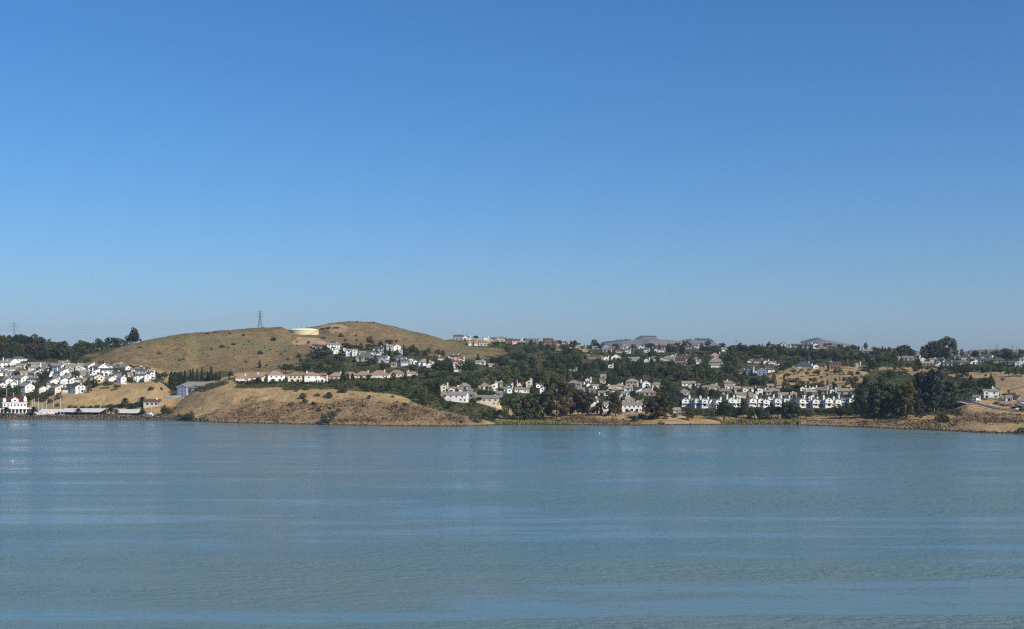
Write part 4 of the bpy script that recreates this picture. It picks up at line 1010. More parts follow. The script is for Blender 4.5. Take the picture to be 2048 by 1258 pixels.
# ------------------------------------------------------------------ trees, one by one
# crop; x, y of the foot, height (all in the crop's pixels), kind, tone, width factor
TREES = """
0: 1382 833 18 oak m 1.1 F; 1395 828 12 shr m 1.1 F; 1420 827 10 shr m 1.3 F; 1447 838 38 oak m .8 F; 1462 833 26 oak d 1 F; 1488 836 34 oak m .75 F; 1504 836 24 oak m 1 F; 1519 838 24 oak d 1 F; 1546 837 25 oak d 1 F; 1556 839 28 oak m 1 F; 1572 841 40 euc d 1 F; 1584 841 38 euc d .9 F; 1601 836 20 oak m 1.1 F; 1616 836 18 oak l 1.1 F; 1641 833 15 oak m 1.2 F; 1662 833 20 oak d 1.1 F; 1680 836 25 oak d 1.1 F; 1697 833 27 oak m 1.1 F; 1365 826 12 oak o 1 F
0: 474 766 7 shr p 1 F; 484 767 8 shr p 1 F; 495 768 8 shr p 1.1 F; 506 768.5 9 shr d 1 F; 518 768 9 shr d 1 F; 530 766.5 7 shr m 1 F; 541 767 7 shr d 1 F; 552 767 7 shr m 1 F; 566 766 7 shr l 1.1 F; 576 767 5 shr m 1.2 F; 588 767 5 shr d 1.2 F; 605 768 7 cyp d 2.6 F; 616 768 5 shr d 1.2 F; 628 769 5 shr b 1.2 F; 641 769 6 shr d 1.2 F; 655 768 8 shr d 1 F; 664 766 10 oak b 1 F; 683 764 18 con d 1.6 F; 690 764 14 cyp d 2 F; 712 764 9 shr m 1.2 F; 728 763 8 shr m 1.2 F; 745 764 9 oak m 1.2 F; 770 763 9 oak m 1.2 F; 786 762 10 oak m 1.2 F; 806 762 12 oak m 1.2 F; 826 762 14 oak d 1.2 F
0: 150 816 6 shr d 1.4; 165 816 7 shr d 1.4; 180 816 6 shr d 1.4; 196 815 8 shr d 1.4; 210 815 7 shr d 1.4; 222 814 9 shr d 1.4; 236 814 9 shr d 1.4; 248 814 10 shr m 1.4; 260 813 10 shr d 1.4; 272 813 10 shr d 1.4; 284 814 9 oak d 1.4; 250 812 16 dat d 1; 60 800 14 oak o 1; 75 803 12 oak m 1; 88 803 12 oak o 1; 100 805 11 shr b 1; 115 812 9 shr b 1; 325 826 14 oak m 1; 335 829 16 oak m .9; 345 828 12 oak o 1; 270 832 8 shr d 1; 232 831.5 13 dat m 1; 300 832 7 shr g 1.3; 318 832 7 shr m 1.3
1: 1140 322 88 fan d 1; 1177 318 92 fan d 1; 65 1110 96 dat d 1; 352 1110 94 dat d 1; 820 1108 76 dat d 1.1; 1160 1110 92 dat m 1; 430 735 110 oak d 1.1; 490 725 100 oak d 1; 800 720 95 oak d 1; 690 680 60 oak d .8; 1000 815 95 oak d 1.3; 920 790 80 oak d 1; 1130 825 90 oak d 1.3; 1220 835 75 oak m 1.2; 100 850 75 oak d 1.1; 180 862 80 oak d 1.1; 330 815 90 oak m 1.1; 370 930 110 oak m 1; 430 950 95 oak o 1; 930 870 60 oak m 1.2; 170 700 75 oak d 1; 10 770 75 oak d 1; 130 740 65 oak m 1.1; 880 580 45 oak d 1; 1235 620 60 oak p .9; 540 900 70 oak o 1; 1200 655 60 oak m 1; 10 930 120 oak d 1; 60 920 90 oak d 1; 110 905 70 shr m 1; 1290 1030 75 oak d 1; 740 1025 40 shr d 1; 620 930 60 shr b 1; 480 950 70 oak o 1
2: 62 345 172 bro d 1.0; 48 348 140 bro d 1.1; 80 346 150 bro d .9; 20 345 110 oak d 1; 130 335 40 oak d 1.2; 385 745 100 oak d 1.0; 455 842 190 cyp d 1.3; 490 845 195 cyp d 1.4; 525 842 180 cyp d 1.3; 552 842 190 cyp d 1.2; 598 845 215 con d 1; 655 745 120 con d 1; 680 745 135 con d 1; 727 740 130 con d .9; 775 735 140 con d .9; 835 735 100 con d 1.2; 872 735 150 con d 1.2; 960 735 85 con d 1.1; 1080 725 90 oak d .8; 1060 720 60 con d 1; 920 735 80 oak d 1; 340 740 80 oak d 1; 290 690 60 oak d 1; 150 985 75 dat d 1.1; 150 1112 95 oak d 1.1; 385 1112 120 oak m .8; 430 1112 90 oak o 1; 600 1145 95 oak m 1.1; 665 1148 105 oak m 1; 540 1120 50 shr d 1; 245 845 55 shr d .8; 348 850 35 shr d 1; 60 1030 45 shr d 1.2; 10 1035 40 shr d 1.2; 20 760 70 shr d 1; 290 760 50 shr m 1; 500 1030 30 shr o 1
2: 990 390 32 shr d 1.5; 1105 365 32 shr d 1.1; 875 415 26 shr d .8; 545 530 28 shr b 1; 580 520 22 shr b 1.1; 1210 270 30 shr d .9; 830 250 20 shr b 2; 910 238 22 shr b 2; 1070 250 22 shr b 1.3; 1050 400 22 shr d .9; 790 460 18 shr d .8; 330 465 28 shr b 1.2; 1240 550 30 shr b .9; 1180 435 16 shr b .9; 1270 335 22 shr d .7; 1215 362 16 shr b .9; 130 395 20 shr o 2; 320 270 12 shr d .8
3: 185 320 52 shr d .8; 890 282 54 shr d .8; 815 362 44 oak d 1.2; 45 462 46 shr d 1; 90 400 18 shr d 1; 145 418 16 shr b 1.6; 1045 275 28 shr d .8; 935 325 32 shr d 1.1; 1055 325 22 shr d 1; 550 350 40 shr d .7; 430 340 22 shr d .9; 260 470 26 shr b .8; 335 525 36 shr o .8; 1195 300 36 shr o 1.2; 700 300 24 shr b 2; 760 195 30 shr b 2; 700 198 26 shr b 2; 840 192 26 shr b 2; 1060 128 18 shr d 1.3; 1235 138 20 shr d .9; 980 122 12 shr d 1; 75 188 16 shr d .8; 320 190 16 shr d .8; 480 240 16 shr b 1; 430 375 18 shr b .9; 315 435 18 shr b .9; 220 440 16 shr b .9
3: 40 605 85 con d 1.2; 110 605 40 oak d 1; 245 615 48 oak m .9; 310 678 120 oak d 1.1; 370 672 115 oak d 1; 440 660 105 oak d .9; 500 655 100 oak d .9; 560 652 105 oak d .9; 625 655 110 oak m .9; 680 660 120 euc d 1; 760 690 120 oak o 1.0; 470 565 70 oak d 1; 540 560 55 oak d 1; 610 540 75 oak d 1.1; 655 535 80 oak d 1; 580 480 60 oak d 1; 690 500 75 oak p 1.1; 740 505 75 oak p 1; 650 480 50 oak p 1; 870 500 60 oak p .9; 455 495 50 shr d 1; 915 748 135 con d 1.7; 960 735 80 oak d .9; 1010 745 85 cyp d 1.5; 1035 745 70 oak m 1; 1100 745 60 oak m 1; 1180 755 110 oak m .8; 780 725 90 oak d 1; 30 775 80 oak p 1; 180 760 50 shr d 1; 485 755 55 cyp d 2.4; 0 760 70 oak p 1.1; 820 800 70 shr b 1; 1000 430 75 oak d 1; 1100 430 85 oak d 1; 1060 420 70 oak d 1; 1180 420 70 oak d 1; 1240 415 60 oak d 1.2; 1310 410 80 oak d 1.2; 960 400 60 oak d 1; 1300 360 45 oak o 1.2
3: 525 838 62 shr m .8; 430 852 42 shr m 1; 495 925 80 shr d .8; 510 972 68 shr d .9; 760 920 78 shr d 1.0; 640 905 45 shr b 1.0; 605 1002 62 shr d 1; 905 865 75 shr d .9; 1185 928 56 shr d .7; 740 1172 110 shr g 1; 800 1120 90 shr g .9; 660 1060 50 shr b 1; 770 1040 40 shr d 1; 1090 800 60 shr m 1.2; 980 815 60 shr m 1.2; 1160 820 65 shr m 1.2; 1250 840 85 shr m 1.2; 1320 850 90 shr m 1.2; 1180 850 50 shr m 1.2; 860 830 55 shr b 1; 660 1130 35 shr r 0.1; 870 1060 45 shr g 1.1; 380 1000 50 shr g 1.1
4: 600 690 175 oak d 1.2; 530 640 110 oak d 1; 700 660 110 oak d 1; 850 700 175 oak d 1.1; 925 680 130 oak d 1; 890 790 140 oak m .9; 820 780 130 oak g .8; 1060 715 115 oak o 1.1; 1240 625 150 oak d 1.2; 1150 600 110 oak d 1.1; 1300 640 120 oak m 1; 985 555 100 con d 1.6; 488 490 98 fan d 1; 570 490 80 oak d 1; 620 495 75 oak d 1; 1290 710 130 oak l 1.1; 1180 730 110 oak m 1.1; 1120 760 95 oak m 1; 1000 750 110 oak m 1; 285 480 105 oak d 1.1; 205 450 90 con d 1.5; 350 485 85 oak d 1.1; 430 490 75 oak d 1; 60 500 110 con d 1.3; 130 500 80 oak d 1; 30 350 40 oak d 1.2; 80 350 40 oak o 1; 130 355 40 oak d 1; 530 890 150 oak d .9; 570 900 170 con d 1.3; 480 880 140 oak d 1; 440 830 100 oak m 1; 970 312 45 oak d 1.2; 960 315 48 oak d 1.3; 850 325 30 oak d 1.4; 650 700 50 shr d 1; 720 745 35 shr b 1; 770 770 40 shr b 1; 690 785 40 shr d 1.2; 635 710 40 shr m 1; 1125 830 70 cyp d 1.6; 1190 845 90 cyp d 1.6; 1080 860 60 oak d 1; 700 1040 110 oak m 1.1; 620 1020 100 oak m 1.1; 330 930 120 oak o 1.1; 250 900 100 oak m 1.2; 400 970 110 oak m 1.2; 500 990 110 oak m 1.1; 160 860 100 oak m 1.2; 60 850 90 oak m 1.2; 100 760 110 oak m 1; 240 770 110 oak m 1; 320 740 120 oak d 1.1; 180 680 80 oak o 1; 400 690 90 oak d 1; 450 720 80 oak m 1.1
4: 1110 1160 130 oak m 1; 1050 1140 110 oak m .9; 1180 1130 110 oak g 1; 1300 1120 260 oak m .8; 1270 1150 160 oak l .9; 905 1060 45 shr b 1; 840 1070 40 shr m 1.2; 225 1005 45 shr d .9; 90 915 30 shr m 1.2; 690 1120 45 shr b .9; 975 1175 75 shr g .9; 915 1150 55 shr g .9; 810 1185 40 shr b .9; 110 1030 55 shr g 1; 200 1070 60 shr g 1.1; 1140 1170 60 oak m 1
5: 470 1030 470 euc b 1.15; 400 1020 330 euc d 1.1; 540 1000 330 euc b 1.0; 230 1050 300 euc d 1.2; 130 1050 270 euc g 1.2; 40 1050 290 oak l .8; 330 1040 290 euc b 1.2; 280 1045 140 oak y 1; 100 1060 150 oak g 1; 180 1060 150 oak m 1; 570 1003 270 euc b 1.2; 690 1000 285 euc b 1.1; 735 1000 275 euc g .9; 820 998 255 euc b 1.1; 858 1000 270 euc b 1; 925 1003 250 euc g 1.1; 1085 1008 275 euc d 1.25; 1060 1000 200 euc d 1.1; 1275 1090 112 oak d 1.1; 1215 965 35 shr d 1.2; 1300 968 28 shr d 1.2; 480 1075 50 shr o 1; 420 1060 55 shr y 1; 560 1060 45 shr m 1; 340 1060 60 shr o 1; 1010 1000 60 shr d 1; 20 1060 90 oak m 1; 500 1000 200 euc d 1.1; 620 1000 160 euc d .9
5: 40 640 150 oak l 1.1; 160 660 150 oak m 1.1; 250 650 170 oak m 1; 330 660 140 oak m 1; 110 560 150 oak d 1.1; 220 540 160 oak m 1.1; 310 600 170 con m 1; 380 560 150 oak d 1.1; 450 530 160 oak d 1.1; 530 600 140 oak d 1; 600 560 150 oak d 1; 650 620 150 oak d .9; 720 560 130 con d 1.6; 780 560 120 oak d 1; 680 480 120 oak m 1; 860 540 120 oak m 1; 960 560 130 oak d 1.1; 1040 580 120 oak d 1; 900 640 90 oak g 1.1; 800 650 100 oak o 1; 1100 600 140 oak d 1.1; 1180 620 130 oak o 1.1; 1250 600 150 oak d 1.1; 1320 560 140 oak d 1.1; 1060 690 130 oak m 1.2; 1140 680 100 oak m 1; 1130 480 90 oak d 1.1; 1230 470 80 oak d 1.1; 580 360 90 oak d 1.1; 550 380 90 oak m 1; 720 378 70 oak d .9; 660 262 55 oak d 1.3; 620 260 45 oak d 1.2; 700 270 40 oak d 1.2; 140 222 55 oak m 1; 500 250 40 oak d 1.2; 760 265 35 con d 1; 790 265 30 oak d 1; 35 745 130 cyp d 1.2; 235 740 100 cyp d 1.4; 200 420 60 oak g 1.2; 100 420 70 oak g 1.3; 300 400 60 oak o 1.2; 400 440 100 oak o 1.2; 480 450 100 oak g 1.2; 960 740 60 oak d 1.4; 1010 810 70 oak d 1.1; 1270 830 95 oak d 1.1; 1190 690 70 cyp d 1.2; 830 300 50 oak d 1.2; 920 320 60 oak d 1.1; 1270 320 70 oak d 1.1; 1180 380 60 oak m 1.1; 990 690 60 cyp d 1.2; 1130 800 70 oak b 1; 940 390 60 oak d 1; 1020 370 60 oak d 1
6: 75 995 190 euc d 1.2; 165 1035 260 euc b 1.3; 215 1025 270 euc d 1.2; 270 1010 220 euc d 1.2; 45 1065 85 oak d 1; 15 1050 80 oak d 1; 120 1020 160 oak d .9; 365 1020 55 shr d 1; 265 1035 40 shr d 1; 110 1035 40 shr p 1.4; 225 1095 50 shr b .9; 640 850 150 oak d 1; 660 830 120 oak d 1; 540 1050 130 oak m 1; 500 1010 100 oak m 1; 590 1030 100 oak m 1; 890 1065 230 oak d .85; 850 1020 150 oak d 1; 950 1030 150 oak d 1; 1010 1020 110 oak m 1.1; 1085 1035 210 oak m .75; 1060 1020 130 oak d 1; 1200 1040 140 oak m 1.1; 1260 1060 130 oak d 1.1; 1330 1060 130 oak m 1.1; 1150 1050 90 oak m 1; 1080 1080 60 shr y 1.3; 360 930 150 oak d 1.1; 290 900 140 oak d 1.1; 430 920 90 oak m 1; 320 780 120 oak m 1.1; 250 760 140 oak d 1; 300 740 130 oak b 1; 380 800 110 oak g 1.1; 430 830 100 oak g 1.1; 760 820 110 oak d 1.1; 800 850 90 oak d .9; 1010 780 90 oak b 1.1; 1075 705 110 con d 1.4; 1070 715 100 cyp d 1.8; 1190 715 130 oak d .9; 1230 720 120 oak d .9; 1150 790 70 oak d 1.2; 1040 660 80 oak d 1.1; 880 650 70 oak o 1
6: 60 600 140 oak m 1.1; 150 640 140 oak d 1.1; 220 580 110 oak d 1; 270 560 100 oak b 1; 330 620 140 oak d 1.1; 400 570 130 oak d 1.2; 470 650 130 oak d 1.1; 540 640 100 oak o 1.2; 640 640 140 oak m 1.1; 720 630 130 oak m 1.1; 780 640 120 oak m 1.1; 850 670 120 oak m 1; 880 560 110 oak d 1.1; 950 600 120 oak d 1.1; 30 640 60 oak y 1; 960 500 170 euc g 1.1; 1010 520 170 con g 1.1; 900 480 120 oak m 1.1; 1100 430 90 oak m 1; 1080 370 120 oak d 1.2; 980 370 110 oak d 1.2; 880 360 110 oak d 1.2; 800 350 90 oak d 1.2; 720 360 100 oak d 1.2; 660 350 80 oak d 1.2; 350 380 130 oak d 1.1; 440 370 110 oak d 1.1; 300 360 100 oak d 1.1; 1180 370 110 oak d 1.3; 1270 360 110 oak d 1.3; 1200 420 70 oak m 1; 1330 420 70 oak d 1.1; 790 262 40 fan d 1.2; 880 275 50 fan d 1.2; 1008 275 70 fan d 1.1; 1050 280 50 oak d 1; 80 300 50 oak d 1; 110 300 55 oak d 1; 560 390 90 con b 1; 530 440 80 oak b 1; 640 400 70 oak d 1; 700 480 90 oak m 1.1; 660 530 90 oak d 1.1; 240 480 90 oak d 1.2; 330 500 90 oak d 1.1; 520 500 90 oak d 1.1; 120 480 80 oak d 1.1; 40 500 100 oak d 1.2; 20 440 60 oak d 1; 110 390 70 oak d 1.1; 560 740 130 oak d 1.0; 20 690 70 oak l 1; 1110 640 90 oak d 1.1; 1010 620 80 oak d 1.1; 670 700 60 oak d 1
7: 40 1050 170 oak d 1; 110 1030 130 oak d 1; 175 1050 190 euc d 1; 225 1050 215 euc d .8; 275 1050 205 euc d .9; 320 1040 140 oak m .9; 400 1040 115 oak m 1.1; 440 1030 95 oak m 1.1; 520 1000 80 oak d 1.1; 600 1000 75 oak m 1.1; 690 1000 100 oak d 1; 760 1030 130 oak d 1.1; 830 1030 125 oak d 1.1; 890 1000 150 oak m 1; 200 1090 45 shr g 1; 320 1090 40 shr m 1.1; 910 920 120 oak m 1; 860 840 80 oak m 1.2; 780 840 80 oak m 1.2; 700 840 70 oak m 1.2; 600 830 60 oak m 1.2; 60 860 70 oak m 1.2; 360 850 70 oak d 1.1; 190 790 85 oak d 1.1; 250 790 90 oak d 1.1; 300 790 80 oak d 1.1; 160 790 110 cyp d 1.3; 450 740 90 oak m 1.1; 500 740 80 oak d 1.1; 550 740 75 oak d 1.1; 630 735 60 oak o .8; 690 740 60 oak d 1.1; 710 740 80 oak d 1; 800 740 50 oak d 1.2; 860 745 50 oak d 1.2; 685 690 48 oak d 1.1; 800 660 60 oak d 1.1; 860 680 90 oak d 1.1; 920 670 90 oak d 1.1; 880 600 60 oak o 1; 940 590 55 oak d 1.2; 865 568 48 shr d 1; 740 565 65 oak d 1.4; 700 570 60 oak d 1.2; 520 585 75 oak d 1.2; 490 580 50 oak d 1.2; 410 590 55 oak d 1; 350 555 50 oak d 1.2; 270 570 60 oak d 1.3; 200 610 60 oak d 1.3; 610 540 30 shr d 1; 570 660 40 shr b 1; 185 680 50 shr o 1; 300 650 70 shr o 1.2; 240 650 60 shr o 1.1
7: 1100 545 130 oak d 1.4; 1060 540 80 oak d 1.4; 1160 520 100 oak d 1.2; 1000 530 60 shr d 1.4; 830 500 90 oak y 1; 890 510 80 oak o 1; 940 450 90 oak d 1; 880 440 120 oak d 1; 1050 460 90 oak d 1; 1150 460 100 oak m 1.1; 1230 470 110 oak m 1; 1300 470 100 oak m 1; 1330 420 110 oak d 1.2; 560 450 150 oak d 1.1; 500 460 150 oak d 1; 620 450 140 oak d 1.1; 700 450 130 oak d 1.1; 760 430 90 oak d 1; 330 410 120 oak d 1.2; 260 420 110 oak d 1.1; 130 390 120 oak d 1.2; 60 390 110 oak d 1.2; 200 400 110 oak d 1.2; 400 420 110 oak d 1.2; 440 380 80 oak d 1.2; 230 540 130 oak d 1.2; 160 560 110 oak d 1.1; 290 500 90 oak d 1; 60 640 80 oak d 1.1; 30 690 80 oak d 1; 600 290 50 oak d 1; 840 300 32 oak d 1.3; 920 315 45 oak d 1.2; 1115 350 75 oak d 1.1; 1160 350 65 oak d 1.1; 1200 335 60 cyp d 1.5; 1270 350 70 oak d 1.2; 330 300 40 oak d 1.1; 1290 620 100 oak d 1.3; 1250 600 60 oak d 1.2; 800 400 70 oak d 1.1; 980 420 90 oak d 1.1
7: 985 985 300 euc d 1.2; 1060 1025 260 euc g 1.3; 1050 980 400 euc d 1.1; 1130 1000 420 euc d 1.1; 1170 1030 300 euc g 1.2; 1210 1000 400 euc d 1.1; 1270 1000 410 euc d 1.1; 1330 1000 400 euc d 1.1
8: 40 1000 400 euc d 1.1; 110 1020 440 euc d 1.1; 180 1010 420 euc d 1.0; 240 1045 295 euc b 1.1; 260 970 460 euc d 1.1; 330 965 440 euc d 1.05; 400 965 450 euc d 1.05; 470 950 430 euc d 1.05; 540 945 390 euc d 1.0; 590 935 320 euc d 1.0; 100 1030 250 euc d 1.3; 40 1020 280 euc g 1.2; 640 1045 150 oak d .9; 500 1070 110 shr d .7; 620 870 120 oak b 1; 450 1040 70 shr o 1; 90 410 160 oak d 1.3; 30 410 110 oak d 1.2; 160 400 100 oak d 1.1; 290 400 130 euc d 1.3; 350 400 160 euc d 1.3; 400 405 190 euc d 1.4; 460 405 200 euc d 1.3; 510 405 215 euc d 1.3; 560 405 240 euc d 1.25; 430 410 160 euc d 1.4; 520 420 130 oak d 1.2; 790 365 75 fan d 1.3; 940 372 72 fan b 1.3; 990 370 40 fan b 1.3; 1130 440 155 oak m .8; 1180 440 125 oak m 1; 1225 440 120 oak m 1; 1050 400 90 oak d 1; 1310 370 65 oak d 1.2; 1340 380 70 oak d 1
8: 950 740 150 oak d 1; 1000 740 155 oak d .9; 880 720 100 oak d 1; 1010 745 75 oak m 1; 960 745 70 oak d 1; 740 755 130 oak d 1.2; 680 750 120 oak d 1; 630 750 100 oak m 1.1; 790 730 100 oak d 1.1; 700 780 70 oak g 1.2; 590 730 80 oak d 1; 640 640 80 oak d 1; 690 600 110 oak d 1.1; 760 590 110 oak d 1.2; 620 560 80 oak m 1.2; 560 540 70 oak d 1.2; 850 540 60 oak d 1.2; 900 545 60 oak d 1.1; 960 550 70 oak m 1.2; 1030 555 65 oak m 1.2; 1100 570 80 oak d 1.2; 1180 590 90 oak d 1.2; 1260 590 90 oak m 1.2; 1320 590 90 oak m 1.2; 1115 635 42 shr b .8; 940 590 35 shr d .6; 40 600 80 oak d 1.2; 210 560 60 oak d 1.3; 260 530 80 oak m 1.2; 60 500 80 oak m 1.2; 130 500 70 oak m 1.2; 220 490 60 oak d 1.2; 330 540 60 oak d 1.2; 480 620 110 oak d 1.1; 380 600 90 oak d 1.1; 880 790 70 oak d 1; 1150 830 90 oak d .8; 1180 780 50 oak m 1; 1310 860 50 oak r 1.1; 1260 800 30 shr p 1; 690 810 50 shr g 1; 800 800 40 shr g 1.4; 1270 930 60 shr d 1.2; 1320 960 60 shr d 1.2; 945 1085 38 shr b .6; 1120 900 40 shr g 1.2; 1060 880 36 shr g 1.2; 1320 1170 70 shr g 1
"""
USED = {}
def tree_label(sp, tone, hm, zn, wide):
    if sp == 'shr': size = 'low' if hm < 3.2 else 'spreading' if wide > 1.05 else 'tall' if hm > 6 else 'rounded'
    else: size = 'very tall' if hm > 28 else 'tall' if hm > 17 else 'small' if hm < 7.5 else 'broad' if wide > 1.12 else 'slender' if wide < .95 else 'mid-sized'
    return f"{size} {TONE[tone][0]} {SPEC[sp][1]} {zn}"
CAT = {'oak': 'tree', 'bro': 'tree', 'loo': 'tree', 'euc': 'tree', 'con': 'tree', 'cyp': 'tree', 'shr': 'shrub', 'fan': 'palm', 'dat': 'palm'}
NSP = {}
def blocks(px, py, hp, wp, Y, limit, commit=True):
    """would this tree bury a house standing behind it?"""
    x0, x1, y0, y1 = px-wp*.42, px+wp*.42, py-hp*.92, py-hp*.1; hit = []
    for i, s in enumerate(SCR):
        if s[4] < Y+1 or s[1] < x0 or s[0] > x1 or s[3] < y0 or s[2] > y1: continue
        ov = max(0, min(x1, s[1])-max(x0, s[0]))*max(0, min(y1, s[3])-max(y0, s[2]))/((s[1]-s[0])*(s[3]-s[2])+1e-6)
        if s[5]+ov > limit and ov > .05: return True
        hit.append((i, ov))
    if commit:
        for i, ov in hit: SCR[i][5] += ov*.85
    return False
PLAN = []
def plant(sp, px, py, hpx, tone, wide, seed, X=None, Y=None, z=None):
    if X is None: X, Y, z = spot(px, py)
    if sp == 'euc' and tone == 'd': tone = random.Random(seed).choice('ddmogg')
    if sp == 'oak' and tone == 'd' and seed % 5 == 1: tone = 'm'
    if sp == 'oak': sp = {'d': 'oak', 'm': 'bro', 'l': 'bro', 'y': 'bro'}.get(tone, 'loo')
    if sp == 'oak' and seed % 4 == 0: sp = 'bro'
    if sp == 'bro' and tone == 'm' and seed % 6 == 0: sp = 'oak'
    elif sp == 'bro' and tone == 'm' and seed % 3 == 1: sp = 'loo'
    PLAN.append((hpx, sp, px, py, tone, wide, seed, X, Y, z)); NSP[sp] = NSP.get(sp, 0)+1
sd = 5000
for line in TREES.strip().splitlines():
    c, rest = line.split(':'); c = int(c)
    for it in rest.split(';'):
        a = it.split(); sd += 1
        if float(a[5]) < .2: continue
        px, py = P2(c, float(a[0]), float(a[1])); hp = float(a[2])/CROPS[c][2]; sp = a[3]; wd = float(a[5])
        X, Y, z = spot(px, py)
        lim = 9 if len(a) > 6 else 1.2 if (sp == 'euc' or sp in ('con', 'cyp', 'fan', 'dat')) else 0.85
        if blocks(px, py, hp, 2*HALFW[sp]*hp*wd, Y, lim):
            hp *= 0.6; wd *= .9
            if blocks(px, py, hp, 2*HALFW[sp]*hp*wd, Y, lim): continue
        if sp == 'euc' and px > 1715 and py > 800: hp *= random.Random(sd).uniform(.74, 1.06)
        plant(sp, px, py, hp*(1.3 if sp == 'dat' else 1), a[4], wd, sd, X, Y, z)

# the wood on the hill behind the white houses
g = random.Random(77); n = 0; spots_ = []
while n < 92:
    px = g.uniform(-30, 215); py = g.uniform(676, 722)
    top = np.interp(px, [-30, 0, 60, 100, 150, 165, 215], [684, 686, 690, 697, 705, 707, 700])
    if py < top or (px > 165 and py > 712-(px-165)*.4): continue
    hp = g.uniform(15, 27)*(1.05 if py < 700 else .9); 
    if any(abs(px-q[0]) < 7 and abs(py-q[1]) < 4 for q in spots_): 
        if g.random() < .93: continue
    X, Y, z = spot(px, py); wd = g.uniform(1.15, 1.6)
    if blocks(px, py, hp, .6*hp*wd, Y, .5): continue
    spots_.append((px, py))
    plant('euc' if g.random() < .7 else 'oak', px, py, hp, g.choice('dddgg'), wd, 7000+n, X, Y, z); n += 1
# trees along the saddle that shows over the shoulder of the tank hill
for k in range(20):
    px = 152+k*5.3+g.uniform(-3, 3); i = int(np.searchsorted(PXG, px)); Y = YS[i]+g.uniform(610, 700); X = (px-CX)/F*Y; z = hterr(X, Y); py = HY-(z-CAMZ)/Y*F
    hp = np.interp(px, [150, 200, 240, 262], [20, 20, 17, 15])*g.uniform(.7, 1.25)
    plant('euc' if g.random() < .4 else 'oak', px, py, hp, g.choice('dddmg'), g.uniform(1.2, 1.6), 7400+k, X, Y, z)
# garden and street trees between the houses
FILL = [((-20, 315, 728, 800), 44, 8, 'oak', 'ddmmo'), ((880, 1340, 770, 812), 80, 8, 'oak', 'ddmmlob'), ((1340, 1715, 765, 812), 64, 8, 'oak', 'ddmmlo'), ((1000, 1560, 700, 768), 120, 13, 'oak', 'ddmmmlogb'),
        ((1180, 1720, 688, 735), 90, 11, 'oak', 'ddmmog'), ((620, 930, 690, 745), 36, 9, 'oak', 'ddmmo'), ((1720, 2060, 700, 745), 46, 9, 'oak', 'ddmm'), ((885, 1190, 683, 705), 22, 8, 'oak', 'ddmo'), ((770, 960, 755, 815), 34, 6, 'oak', 'mmmlo'),
        ((1548, 1770, 738, 772), 30, 3.6, 'any', 'ddmo'), ((1760, 1990, 738, 764), 34, 6.5, 'any', 'ddmo'), ((1700, 1800, 700, 735), 20, 8, 'any', 'ddmg')]
g = random.Random(99)
for (x0, x1, y0, y1), cnt, hm, sp, tones in FILL:
    k = 0; tries = 0
    while k < cnt and tries < 600:
        tries += 1
        px, py = g.uniform(x0, x1), g.uniform(y0, y1)
        X, Y, z = spot(px, py)
        i = int(np.searchsorted(PXG, px)); j = int(np.clip(np.searchsorted(TB, Y-YS[min(i, nx-1)]), 0, ny-1))
        if sp != 'any' and C_GR[min(i, nx-1), j] < .5: continue
        s = 'con' if g.random() < .06 else 'cyp' if g.random() < .08 else ('oak' if sp == 'any' else sp)
        h = hm*g.uniform(.6, 1.35); hp = h*F/Y; wd = g.uniform(.9, 1.25)
        if blocks(px, py, hp, 2*HALFW[s]*hp*wd, Y, .5): continue
        plant(s, px, py, hp, g.choice(tones), wd, 8000+k*7+int(px), X, Y, z); k += 1
# the largest 300 of each kind stand as things of their own, the few left over are one far thicket
PLAN.sort(key=lambda p: -p[0]); NSP = {}; REST = []; made = []
for hpx, sp, px, py, tone, wide, seed, X, Y, z in PLAN:
    NSP[sp] = NSP.get(sp, 0)+1
    if NSP[sp] > 300: REST.append((sp, X, Y, z, hpx/F*Y, wide, seed)); continue
    hm = hpx/F*Y; t = tree(sp, (X, Y, z-0.1), hm, tone, None, wide, seed); zn = zone(px, py)
    near = min(HPOS, key=lambda h: (h[0]-X)**2+(h[1]-Y)**2); dn = math.hypot(near[0]-X, near[1]-Y)-near[2]/2
    made.append((t, tree_label(sp, tone, hm, zn, wide), near[3] if dn < 9 else None, sp, zn))
from collections import Counter
cn = Counter(m[1] for m in made)
for t, lb, wl, sp, zn in made:
    if cn[lb] > 1 and len(lb.split()) <= 12: lb = lb+(f", beside a {wl} house" if wl else ", clear of houses")
    tag(t, lb, CAT[sp], SPEC[sp][0].replace('_', ' ')+'s '+zn)
if REST:
    Ps = []; b = 0
    for sp, X, Y, z, hm, wide, seed in REST:
        P, f, tr = CROWN[sp, seed % SPEC[sp][2]]; Ps.append(P*np.array([hm*wide, hm*wide, hm])+np.array([X, Y, z]))
    Ps = np.concatenate(Ps); tag(obj('far_thicket', mesh_np('far_thicket', Ps, np.arange(len(Ps)).reshape(-1, 4), mat=ML['d'])), kind='stuff')
print('TREES', NSP, 'houses', len(SCR))
